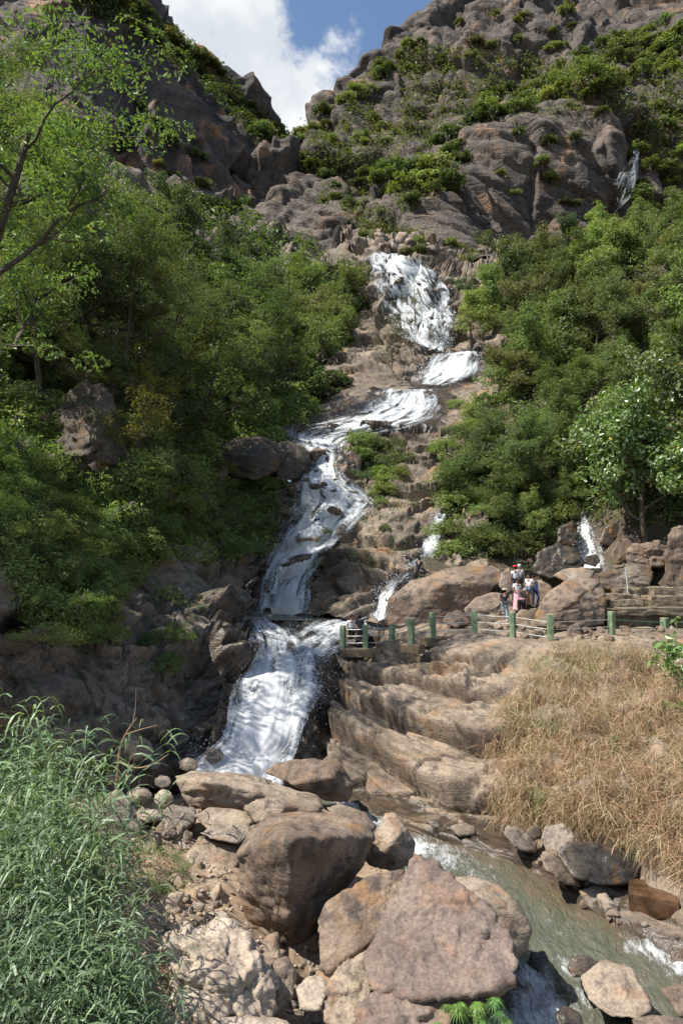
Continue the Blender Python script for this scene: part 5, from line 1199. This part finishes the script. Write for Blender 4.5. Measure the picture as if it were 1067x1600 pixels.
DG = [(832,1030),(880,1016),(960,1022),(1067,1035),(1130,1040),(1130,1400),(1060,1362),(1000,1325),(940,1302),(870,1272),(800,1280),(770,1262),(792,1215),(765,1150),(775,1110),(815,1080)]
RB = ['right_bank']
grass('dry_grass', 'thick tangled mat of dry straw hanging down the bank below the fence', [(DG, 1.)], 3000, 'straw', .62, .017, 1.9, RB, 12, 14, True, 1.15, .50, gate=-.30, stiff=.15, curl=1.6)
grass('dry_grass', 'red brown dead vines running through the straw', [(DG, 1.)], 2000, 'vine', .8, .014, .9, RB, 22, 5, True, 1.2, .55, gate=-.3, stiff=.0, curl=1.8)
grass('grass', 'green blades coming through the dry straw', [([(830,1015),(900,1012),(1067,1025),(1067,1060),(850,1050)], .45), (DG, .6), ([(790,1090),(850,1060),(870,1200),(850,1280),(820,1180)], .25)], 230, 'grassgreen', .5, .014, 2.2, RB, 13, 14, True, .5, .25)
grass('grass', 'sparse fresh grass on the rubble bank behind the reeds', [([(190,1320),(290,1335),(300,1380),(260,1420),(200,1400)], 1.)], 150, 'grassgreen', .38, .012, 1.6, G_, 14, 11)
grass('dry_grass', 'dry stalks lying among the stones behind the reeds', [([(180,1270),(260,1300),(300,1390),(200,1420)], 1.)], 90, 'straw', .5, .012, 1.6, G_, 15, 8)
# giant reeds
REED = [reed_mesh(90 + i, 9, h, 12, L) for i, (h, L) in enumerate([(2.9, .62), (2.4, .6), (2.0, .58), (3.2, .62)])]
def reeds(spots, group):
    for i, (px, py, s, v, lb) in enumerate(spots):
        h = cast(px, py, G_ + ['left_bank'])
        if h is None: continue
        e = ob('reed_clump', None, loc=h[0], rot=(0, 0, (i * 1.7) % 6.28 if s < 1.05 else 0), scale=s, cat='reeds', group=group); later(e, lb, px, py, s)
        ob('leaf_spray', REED[v][0], parent=e); ob('stem', REED[v][1], parent=e)
random.seed(31); sp = []
for (px, py) in samples([(-60,1330),(60,1320),(125,1350),(168,1420),(150,1500),(-60,1500)], 38, 5): sp.append((px, py, random.uniform(.62, .95), random.randrange(4), 'tall reed clump'))
for (px, py) in samples([(-60,1500),(180,1510),(235,1600),(260,1700),(-60,1700)], 42, 6): sp.append((px, py, random.uniform(.45, .66), random.randrange(3), 'low reed clump'))
for (px, py) in samples([(-60,1270),(60,1270),(110,1320),(-60,1330)], 26, 7): sp.append((px, py, random.uniform(.85, 1.1), 3, 'back reed clump'))
reeds(sp, 'reed clumps at the lower left')
reeds([(70,1345,1.12,3,'tallest reed clump reaching up in front of the dark wall')], None)
reeds([(165,1400,.95,0,'reed clump with a long stem drooping over the rubble')], None)
# feathery green plants hanging over the lit parts of the left bank
shrubs([(-10,720),(80,730),(140,800),(210,870),(200,940),(130,900),(60,900),(-10,860)], 30, .7, 1.2, [NEARB[1], NEARB[3], NEARB[0]], '', 'bushes over the dark left wall', 21, NL)
shrubs([(330,720),(440,735),(425,800),(330,800)], 24, .8, 1.3, [NEARB[1], NEARB[3]], '', 'bushes under the perched boulder', 22, NL)
shrubs([(150,560),(210,600),(230,700),(200,760),(170,700)], 34, .9, 1.5, [NEARB[2], NEARB[0]], '', 'bushes round the rooted crag', 23, NL)
# ------------------------------------------------------------------ fence, steps, block
def box_v(cx, cy, z0, z1, sx, sy, rz=0., bev=.012, top=None):
    bm = bmesh.new(); bmesh.ops.create_cube(bm, size=1.0)
    for v in bm.verts:
        k = top if (top and v.co.z > 0) else 1
        v.co.x *= sx * k; v.co.y *= sy * k; v.co.z = z0 if v.co.z < 0 else z1
    bmesh.ops.bevel(bm, geom=bm.edges[:], offset=bev, segments=1, affect='EDGES')
    bmesh.ops.rotate(bm, verts=bm.verts, matrix=Matrix.Rotation(rz, 3, 'Z'))
    bmesh.ops.translate(bm, verts=bm.verts, vec=(cx, cy, 0)); return bm
def bm_ob(name, bm, mat, parent=None, **k):
    me = bpy.data.meshes.new(name); bm.to_mesh(me); bm.free(); me.materials.append(mat); return ob(name, me, parent=parent, **k)
posts = [(535.5,1013,981),(571,1013,980),(612.5,1011,978),(642.5,1006,967),(676,995,959),(741,992,956),(801,996,957),(860,1006,963),(956,1001,960),(1039,1003,968)]
HP = 1.12
PB = []
for px, pb, pt in posts:
    d = HP * 1067 / (pb - pt); d = .5 * d + .5 * 33.0
    PB.append(P(px, pb, d))
PB.append(PB[-1] + np.array((2.6, .1, .05)))
fence_ = ob('fence', None, loc=tuple(PB[4]), label='green concrete post fence with three grey rails along the path', cat='fence')
o0 = PB[4]
for i, b in enumerate(PB):
    hgt = HP * (1.0 if i not in (7, 8) else 1.12); w = .25 if i < 9 else .31; q = b - o0
    e = PB[min(i + 1, len(PB) - 1)] - PB[max(i - 1, 0)]; rz = math.atan2(e[1], e[0]) + .12
    bm_ob('post', box_v(q[0], q[1], q[2] - .05, q[2] + hgt, w, w, rz, .018), M['postgreen'], fence_)
    bm_ob('post_cap', box_v(q[0], q[1], q[2] + hgt + .003, q[2] + hgt + .04, w * .98, w * .98, rz, .012), M['postcap'], fence_)
    fw = [1.5, 1.5, .9, 1.0, 1.3, 1.15, 1.2, 1.0, .9, .9, .8][i]
    bm_ob('footing', box_v(q[0] + .05, q[1] - .05, q[2] - .42, q[2] - .003, fw, .62, rz, .03), M['footing'], fence_)
for i in range(len(PB) - 1):
    a, b = PB[i] - o0, PB[i + 1] - o0; m = M['railgreen'] if i >= 8 else M['rail']
    for f in (.84, .55, .24):
        mid = (a + b) / 2 + np.array((0, 0, HP * f - .02)); 
        me = mesh('rail', *tube([a + (0, 0, HP * f), mid, b + (0, 0, HP * f)], (.022, .022, .022), 6), mat=m, smooth_=True); ob('rail', me, parent=fence_)
def rough_block(name, x0, x1, y0, y1, z0, z1, mat, parent, org, amp=.05, seed=0., n=14):
    """dressed stone with worn, uneven faces"""
    bm = bmesh.new(); bmesh.ops.create_cube(bm, size=1.0); bmesh.ops.subdivide_edges(bm, edges=bm.edges[:], cuts=n, use_grid_fill=True)
    V = np.array([v.co[:] for v in bm.verts]); s = np.array((x1 - x0, y1 - y0, z1 - z0)); V = np.sign(V) * (np.abs(V) * 2)**1.0 / 2 * s
    k = (V / s * 2); r = np.linalg.norm(k**4, axis=1); V *= (1 - .012 * np.clip(r - 1, 0, 1))[:, None]
    c = np.array(((x0 + x1) / 2, (y0 + y1) / 2, (z0 + z1) / 2)); w_ = (V + c + seed).astype(np.float32)
    dn = np.stack([fbm(w_ / .5, 4), fbm(w_ / .5 + 9, 4), fbm(w_ / .5 + 17, 4)], 1) * amp + blocks(w_, .5, .5, .3, seed)[0][:, None] * (k**3) / 3 * amp * .7
    V = V + dn + c - org
    for v, q in zip(bm.verts, V): v.co = q
    return bm_ob(name, bm, mat, parent)
# stone steps at the right, water running over them
so_ = P(1000, 958, 35.5); steps = ob('stone_steps', None, loc=tuple(so_), label='wet stone steps built against the rocks at the right edge', cat='steps')
for i, (a, b, t, bo, d) in enumerate([(947,1120,950,962,33.6),(952,1003,938,950,34.4),(1018,1120,932,950,34.5),(958,1000,929,938,35.2),(1000,1020,936,950,34.9),(1022,1120,918,932,35.6),(962,1018,919,929,36.2),(948,1120,962,985,34.2)]):
    A_, B_ = P(a, bo, d), P(b, t, d)
    rough_block('step', A_[0], B_[0], d, d + 2.2, A_[2], B_[2] , M['oldstone'], steps, so_, .06, i * 2.1)
wall_o = P(830, 905, 41.5); wall_ = ob('retaining_wall', None, loc=tuple(wall_o), label='low weathered wall behind the visitors under the trees', cat='wall')
A_, B_ = P(772, 912, 41.5), P(886, 889, 41.5)
rough_block('wall_face', A_[0], B_[0], 41.5, 42.1, A_[2] - .6, B_[2] - .12, M['oldstone'], wall_, wall_o, .05, 3.)
rough_block('coping', A_[0] - .05, B_[0] + .05, 41.42, 42.2, B_[2] - .115, B_[2], M['footing'], wall_, wall_o, .02, 5.)
# water spout
sp0, sp1 = P(962, 887, 36.0), P(975, 885, 34.8)
spout = ob('water_spout', None, loc=tuple(sp0), label='small stone spout pouring a thin jet above the stone steps', cat='spout')
me = mesh('channel', *tube([np.zeros(3), sp1 - sp0], (.09, .07), 8), mat=M['oldstone'], smooth_=True); ob('channel', me, parent=spout)
jt = [sp1 - sp0 + np.array((.08 * t, -.12 * t, -1.35 * t * t)) for t in np.linspace(0, 1, 8)]
me = mesh('jet', *tube(jt, np.linspace(.014, .028, 8), 6), mat=None, smooth_=True); me.uv_layers.new(name='UVMap'); attr(me, 'thick', np.full(len(me.vertices), .9)); me.materials.append(M['fall']); ob('jet', me, parent=spout)
# brown concrete block in the shallows
bo_ = P(1018, 1393, 16.5) + np.array((0, -.35, -.24))
bm = bmesh.new(); 
e = rough_block('concrete_block', -.52, .52, -.46, .46, -.2, .24, M['rust'], None, np.zeros(3), .012, 4., 18)
e.location = tuple(bo_ + np.array((.02, .35, .05))); e.rotation_euler = (0, 0, -.40); e['label'] = 'rusty brown rectangular concrete block in the shallows under the dry grass'; e['category'] = 'block'
bm.free()
# dead branch and saplings
def branchy(name, label, cat, base, paths, mat, r=.02):
    e = ob(name, None, loc=tuple(base), label=label, cat=cat)
    for k, (pts, r0) in enumerate(paths):
        pts = np.array([P(*q) for q in pts]) - base; t = np.linspace(0, len(pts) - 1, len(pts) * 4); q = crom(pts, t)
        ob('trunk' if k == 0 else 'branch', mesh('branch', *tube(q, np.linspace(r0, r0 * .3, len(q)), 5), mat=mat, smooth_=True), parent=e)
    return e
db = P(180, 1246, 20)
branchy('dead_branch', 'bare tan dead branch forking up in front of the dark left wall', 'branch', db, [([(180,1246,20),(184,1210,20.1),(188,1170,20.1),(198,1145,20.2),(214,1122,20.3)], .05),
   ([(186,1190,20.1),(215,1200,19.9),(243,1192,19.8),(264,1178,19.8)], .03), ([(196,1148,20.2),(220,1140,20.1),(247,1133,20.0)], .022), ([(182,1220,20.1),(200,1206,20),(203,1188,20.1),(215,1166,20.1)], .025), ([(208,1130,20.2),(212,1105,20.3),(213,1075,20.4)], .015)], M['dead'])
def sapling(label, px, py0, py1, d, n, L, seed, W=.45, spread=.5, mat='leaf_big', lean=0):
    rs = np.random.RandomState(seed); b = P(px, py0, d); t = P(px + lean, py1, d) - b
    e = ob('sapling', None, loc=tuple(b), label=label, cat='plant')
    pts = np.array([t * f + np.array((.06 * math.sin(f * 5), 0, 0)) for f in np.linspace(0, 1, 7)])
    ob('stem', mesh('stem', *tube(pts, np.linspace(.025, .008, 7), 5), mat=M['bark'], smooth_=True), parent=e)
    C = np.array([t * (1 - .42 * rs.rand()) + rs.normal(size=3) * spread * .45 for _ in range(n)])
    V, F, ti = leaves(rs, C, spread * .35, 7, L, .8, .5, W, .5)
    ob('foliage', mesh('sapling_leaves', V, F, M[mat], False, cols=ti), parent=e)
sapling('slender sapling with large leaves at the right edge above the dry grass', 1058, 1115, 1005, 24, 34, .26, 1, .5, .75, lean=-6)
sapling('small green sapling in the dry grass at the right edge', 1040, 1130, 1095, 22.5, 16, .2, 2, .5, .4)
sapling('little green plant halfway down the dry grass', 966, 1180, 1166, 20.8, 8, .14, 3, .5, .3)
# umbrella sedge at the bottom
sb = P(745, 1640, 10.2); se = ob('umbrella_sedge', None, loc=tuple(sb), label='bright green umbrella sedge at the picture bottom below the pinkish boulder', cat='plant')
M['sedge'] = leafmat('sedge_leaves', (.06, .14, .02), (.13, .24, .04), None)
rs = np.random.RandomState(8)
for k in range(15):
    tip = P(745 + rs.uniform(-62, 62), 1560 + abs(rs.normal()) * 22, 10.2 + rs.uniform(-.35, .35)) - sb; b0 = rs.normal(size=3) * .08 * np.array((1, 1, 0))
    me = mesh('sedge_stem', *tube([b0, (b0 + tip) / 2 + rs.normal(size=3) * .03, tip], (.008, .006, .005), 4), mat=M['sedge']); st = ob('stem', me, parent=se)
    m = 20; az = np.arange(m) / m * 6.28 + rs.rand(); D = np.stack([np.cos(az), np.sin(az), np.full(m, .35)], 1)
    V, F, t = blades(rs, np.repeat(tip[None], m, 0), D, rs.uniform(.14, .24, m), .016, 1.3, 3)
    ob('leaf_whorl', mesh('leaf_whorl', V, F, M['sedge'], cols=t), parent=st)
# bare-looking trees near the upper falls
for key, px, py, s, lb in (('bare', 648, 545, 1.0, 'thin pale tree standing before the foot of the upper fall'), ('barebush', 612, 572, .95, 'brown leafless bush left of the pale tree by the upper falls')):
    h = cast(px, py, ['waterfall_rock_bed']); plant('tree', TREE[key], h[0], s, lb, None, cat='tree')

# ------------------------------------------------------------------ visitors
def cloth(name, c): return plain(name, c, .85, .12, 14, bumpv=.2, spec=.2)
SK = {'skin': cloth('skin', (.30, .17, .11)), 'skin2': cloth('dark_skin', (.20, .11, .07)), 'black': cloth('black_cloth', (.015, .015, .02)), 'jeans': cloth('light_denim', (.25, .36, .45)), 'white': cloth('white_cloth', (.72, .74, .78)),
      'pink': cloth('pink_cloth', (.62, .38, .42)), 'mauve': cloth('mauve_cloth', (.42, .18, .24)), 'navy': cloth('navy_cloth', (.03, .045, .12)), 'denim': cloth('blue_denim', (.14, .24, .38)), 'red': cloth('red_cloth', (.60, .03, .03)),
      'grey': cloth('grey_cloth', (.45, .46, .46)), 'hair': cloth('black_hair', (.012, .009, .008)), 'khaki': cloth('khaki_cloth', (.36, .30, .18)), 'charcoal': cloth('charcoal_cloth', (.06, .06, .07))}
def skin_mesh(name, J, R, E, mat, root=0, sub=1):
    me = bpy.data.meshes.new(name); me.from_pydata([tuple(j) for j in J], E, []); o = bpy.data.objects.new(name, me); col.objects.link(o)
    m = o.modifiers.new('s', 'SKIN'); m.use_smooth_shade = True
    for i, r in enumerate(R): me.skin_vertices[0].data[i].radius = (r, r) if not hasattr(r, '__len__') else r
    for i in range(len(J)): me.skin_vertices[0].data[i].use_root = (i == root)
    m2 = o.modifiers.new('d', 'SUBSURF'); m2.levels = sub
    bpy.context.view_layer.update()
    me2 = bpy.data.meshes.new_from_object(o.evaluated_get(bpy.context.evaluated_depsgraph_get())); bpy.data.objects.remove(o)
    me2.materials.clear(); me2.materials.append(mat); me2.name = name
    for p in me2.polygons: p.use_smooth = True
    return me2
STAND = dict(pelvis=(0, 0, .93), waist=(0, 0, 1.06), chest=(0, 0, 1.26), neck=(0, .01, 1.42), chin=(0, -.015, 1.49), head=(0, -.01, 1.58), crown=(0, 0, 1.66),
  sl=(-.17, 0, 1.36), el=(-.23, .02, 1.10), wl=(-.22, -.06, .86), sr=(.17, 0, 1.36), er=(.23, .02, 1.10), wr=(.22, -.06, .86),
  hl=(-.09, 0, .90), kl=(-.10, -.02, .50), al=(-.10, .03, .09), tl=(-.11, -.14, .04), hr=(.09, 0, .90), kr=(.10, -.02, .50), ar=(.10, .03, .09), tr=(.11, -.14, .04))
def hand(J, side):
    """five finger chains leaving the wrist, bent along the forearm's line"""
    w = np.array(J['w' + side]); e = np.array(J['e' + side]); d = w - e; d /= np.linalg.norm(d); s = np.cross(d, (0, 1, .1)); s /= np.linalg.norm(s) + 1e-6; u = np.cross(s, d)
    out = []
    for k in range(4):
        b = w + d * .075 + s * (k - 1.5) * .021; L = (.065, .075, .07, .055)[k]
        out.append([w + s * (k - 1.5) * .012, b, b + d * L * .55 - u * .008, b + d * L - u * .028])
    b = w + d * .03 - s * .035; out.append([w + d * .005, b, b + d * .03 - s * .012 - u * .01, b + d * .055 - s * .010 - u * .02])
    return w, d, s, u, out
def person(label, px, py, d, yaw, over, top, legs, skin='skin', hair='hair', sleeves='short', hat=None, shoe='charcoal', skirt=None, bag=None, longhair=False, scale=1.0, group='visitors on the rocks', legcover='long', lift=0.):
    J = dict(STAND); J.update(over); o = ob('person', None, loc=tuple(P(px, py, d) + np.array((0, 0, lift))), rot=(0, 0, yaw), scale=scale, label=label, cat='person', group=group)
    names = ['pelvis', 'waist', 'chest', 'neck', 'chin', 'head', 'crown', 'sl', 'el', 'wl', 'sr', 'er', 'wr', 'hl', 'kl', 'al', 'tl', 'hr', 'kr', 'ar', 'tr']
    R = [(.13, .10), (.12, .09), (.14, .10), .05, .065, (.085, .098), .055, .06, .042, .028, .06, .042, .028, .085, .055, .038, .03, .085, .055, .038, .03]
    E = [('pelvis','waist'),('waist','chest'),('chest','neck'),('neck','chin'),('chin','head'),('head','crown'),('chest','sl'),('sl','el'),('el','wl'),('chest','sr'),('sr','er'),('er','wr'),('pelvis','hl'),('hl','kl'),('kl','al'),('al','tl'),('pelvis','hr'),('hr','kr'),('kr','ar'),('ar','tr')]
    ix = {n: i for i, n in enumerate(names)}; pts = [J[n] for n in names]; Ei = [(ix[a], ix[b]) for a, b in E]
    for sd in 'lr':
        w, dd, s, u, fg = hand(J, sd); base = len(pts); pts.append(tuple(w + dd * .05)); R.append((.034, .018)); Ei.append((ix['w' + sd], base))
        for f in fg:
            a = len(pts); pts += [tuple(q) for q in f[1:]]; R += [.0095, .009, .007]; Ei += [(base, a), (a, a + 1), (a + 1, a + 2)]
    # nose and ears as short spurs of the head
    hd = np.array(J['head']); fw = np.array((0, -1, 0.))
    a = len(pts); pts.append(tuple(hd + fw * .105 + np.array((0, 0, -.01)))); R.append(.014); Ei.append((ix['head'], a))
    bm_ = skin_mesh('body', pts, R, Ei, SK[skin], 0, 1); body = ob('body', bm_, parent=o)
    for sx in (-1, 1):
        c = hd + np.array((sx * .032, -.088, .015)); me = mesh('eye', *rockball(.011), mat=SK['hair'], smooth_=True); ob('eye', me, parent=body, loc=tuple(c))
        me = mesh('ear', *rockball(.022), mat=SK[skin], smooth_=True); ob('ear', me, parent=body, loc=tuple(hd + np.array((sx * .088, .01, -.005))), scale=(.5, .8, 1.3))
    me = mesh('mouth', *rockball(.02), mat=SK['mauve'], smooth_=True); ob('mouth', me, parent=body, loc=tuple(hd + np.array((0, -.085, -.052))), scale=(1.1, .4, .3))
    g = lambda *n: [J[k] for k in n]
    def mid(a, b, t): return tuple(np.array(J[a]) * (1 - t) + np.array(J[b]) * t)
    sv = 1.0 if sleeves == 'long' else .55
    if sleeves == 'long': ae = [J['el'], mid('el', 'wl', .92)], [J['er'], mid('er', 'wr', .92)]
    else: ae = [mid('sl', 'el', .6)], [mid('sr', 'er', .6)]
    tp = [mid('pelvis', 'waist', -.1), J['waist'], J['chest'], mid('chest', 'neck', .75), J['sl'], *ae[0], J['sr'], *ae[1]]
    TR = [(.155, .125), (.14, .11), (.16, .12), .07, .075] + [.056, .042][:len(ae[0])] + [.075] + [.056, .042][:len(ae[1])]
    n0 = len(ae[0]); TE = [(0, 1), (1, 2), (2, 3), (2, 4), (4, 5)] + ([(5, 6)] if n0 > 1 else []); k = 5 + n0; TE += [(2, k), (k, k + 1)] + ([(k + 1, k + 2)] if n0 > 1 else [])
    ob('shirt', skin_mesh('shirt', tp, TR, TE, SK[top], 0, 1), parent=o)
    if skirt:
        b = np.array(J['pelvis']); V, F = tube([b + (0, 0, .10), b + (0, 0, -.05), b + (0, 0, -.45), b + (0, 0.0, -.84)], (.13, .165, .20, .24), 16)
        ob('skirt', mesh('skirt', V, F, SK[skirt], True), parent=o)
    else:
        t = .92 if legcover == 'long' else -1
        if legcover == 'long': lp = [J['pelvis'], J['hl'], J['kl'], mid('kl', 'al', .9), J['hr'], J['kr'], mid('kr', 'ar', .9)]; LR = [(.15, .12), .098, .070, .056, .098, .070, .056]; LE = [(0, 1), (1, 2), (2, 3), (0, 4), (4, 5), (5, 6)]
        else: lp = [J['pelvis'], J['hl'], mid('hl', 'kl', .45), J['hr'], mid('hr', 'kr', .45)]; LR = [(.15, .12), .10, .088, .10, .088]; LE = [(0, 1), (1, 2), (0, 3), (3, 4)]
        ob('trousers' if legcover == 'long' else 'shorts', skin_mesh('trousers', lp, LR, LE, SK[legs], 0, 1), parent=o)
    for sd in 'lr':
        a, t = np.array(J['a' + sd]), np.array(J['t' + sd]); V, F = tube([a + (0, .05, -.04), a + (0, 0, -.02), (a + t) / 2, t, t + (t - a) * .15], (.035, .052, .048, .042, .02), 8)
        ob('shoe', mesh('shoe', V, F, SK[shoe], True), parent=o)
    hp = hd + np.array((0, .018, .025)); me = mesh('hair', *rockball(.108), mat=SK[hair if hat is None or hat[0] != 'hood' else hat[1]], smooth_=True); hr_ = ob('hair', me, parent=o, loc=tuple(hp), scale=(.93, .98, 1.02))
    if longhair:
        V, F = tube([hp + (0, .04, .0), hp + (0, .085, -.12), hp + (0, .085, -.30), hp + (0, .075, -.42)], (.085, .08, .07, .03), 8); ob('long_hair', mesh('long_hair', V, F, SK[hair], True), parent=o)
    if hat:
        V, F = tube([hp + (0, 0, .03), hp + (0, 0, .05), hp + (0, 0, .10), hp + (0, 0, .125)], ((.16 if hat[0] == 'brim' else .115), .113, .10, .02), 14); h_ = ob('hat', mesh('hat', V, F, SK[hat[1]], True), parent=o)
        if hat[0] == 'cap': V, F = tube([hp + (0, -.08, .045), hp + (0, -.17, .03)], (.07, .05), 8); V[:, 2] = (V[:, 2] - (hp[2] + .04)) * .2 + hp[2] + .04; ob('visor', mesh('visor', V, F, SK[hat[1]], True), parent=h_)
    if bag:
        b = bmesh.new(); bmesh.ops.create_cube(b, size=1.0); bmesh.ops.scale(b, vec=bag[2], verts=b.verts); bmesh.ops.bevel(b, geom=b.edges[:], offset=.03, segments=2, affect='EDGES'); bmesh.ops.translate(b, vec=bag[1], verts=b.verts)
        bm_ob('backpack' if bag[0] == 'backpack' else 'bag', b, SK[bag[3]], o)
    return o
def rockball(r):
    I, F = ico(2); return I * r, F
# seen from the path: yaw 0 faces the camera
person('man in black shirt, light jeans and cap, one foot up on a rock', 789, 972, 35.0, math.pi - .5, dict(
   kr=(.16, -.30, .86), ar=(.20, -.34, .44), tr=(.21, -.50, .40), wl=(-.25, -.12, .90), wr=(.20, -.30, 1.0), er=(.27, -.06, 1.14)), 'black', 'jeans', hat=('brim', 'khaki'), shoe='white', bag=('bag', (-.06, .15, 1.0), (.34, .10, .16), 'charcoal'))
person('woman in white blouse and long pink skirt standing in the middle of the visitors', 808, 955, 35.8, .25, dict(wl=(-.10, -.20, 1.05), el=(-.24, -.04, 1.1), wr=(.12, -.20, 1.08)), 'white', 'pink', skirt='pink', longhair=True, shoe='white')
person('visitor in mauve top and black trousers bending far forward', 815, 968, 34.6, math.pi - .3, dict(
   waist=(0, -.14, 1.00), chest=(0, -.36, .98), neck=(0, -.50, .92), chin=(0, -.57, .88), head=(0, -.63, .82), crown=(0, -.68, .76), sl=(-.17, -.40, .97), sr=(.17, -.40, .97), el=(-.22, -.46, .70), wl=(-.18, -.50, .44), er=(.22, -.46, .70), wr=(.18, -.52, .46), hl=(-.1, 0, .90), hr=(.1, 0, .90)), 'mauve', 'black', hair='hair')
person('visitor with red headgear and white top at the top of the group', 805, 932, 37.8, math.pi + .2, {}, 'white', 'charcoal', hat=('cap', 'red'))
person('visitor with pale grey hat and grey top beside the red headgear', 812, 930, 38.2, math.pi - .2, {}, 'grey', 'charcoal', hat=('hood', 'grey'))
SIT = dict(pelvis=(0, .05, .50), waist=(0, .05, .63), chest=(0, .01, .83), neck=(0, 0, .99), chin=(0, -.03, 1.06), head=(0, -.03, 1.15), crown=(0, -.02, 1.23), sl=(-.17, 0, .93), sr=(.17, 0, .93), el=(-.24, -.05, .68), wl=(-.12, -.28, .60), er=(.24, -.05, .68), wr=(.12, -.28, .60),
   hl=(-.10, -.02, .48), kl=(-.13, -.42, .50), al=(-.13, -.40, .08), tl=(-.13, -.56, .04), hr=(.10, -.02, .48), kr=(.13, -.42, .50), ar=(.13, -.40, .08), tr=(.13, -.56, .04))
person('long haired woman in pale top and denim shorts, bare legs', 827, 947, 36.0, -.7, dict(wl=(-.06, -.2, 1.0), wr=(.06, -.22, 1.02)), 'white', 'denim', longhair=True, legcover='short')
person('man in navy shirt and dark trousers right of the long haired woman', 835, 949, 36.5, .5, dict(kr=(.12, -.2, .55), ar=(.12, -.05, .15), tr=(.12, -.22, .12)), 'denim', 'navy', sleeves='long')
person('man in dark shirt sitting beside the slender side fall', 655, 902, 42.5, math.pi - .6, SIT, 'black', 'charcoal', group=None)
person('woman in white top and black trousers behind the left fence end', 549, 1012, 36.0, .3, {}, 'white', 'black', longhair=True, group='pair at the left fence end')
person('person in black shirt with a backpack behind the left fence end', 562, 1012, 36.0, math.pi + .1, {}, 'black', 'charcoal', group='pair at the left fence end', bag=('backpack', (0, .17, 1.22), (.28, .16, .40), 'charcoal'))
write_labels()
for o_ in bpy.data.objects:
    w_ = o_.get('label')
    if w_ and len(w_.replace(',', ' ').split()) > 16: o_['label'] = w_.replace('well ', '').replace(' clump', '', 1)
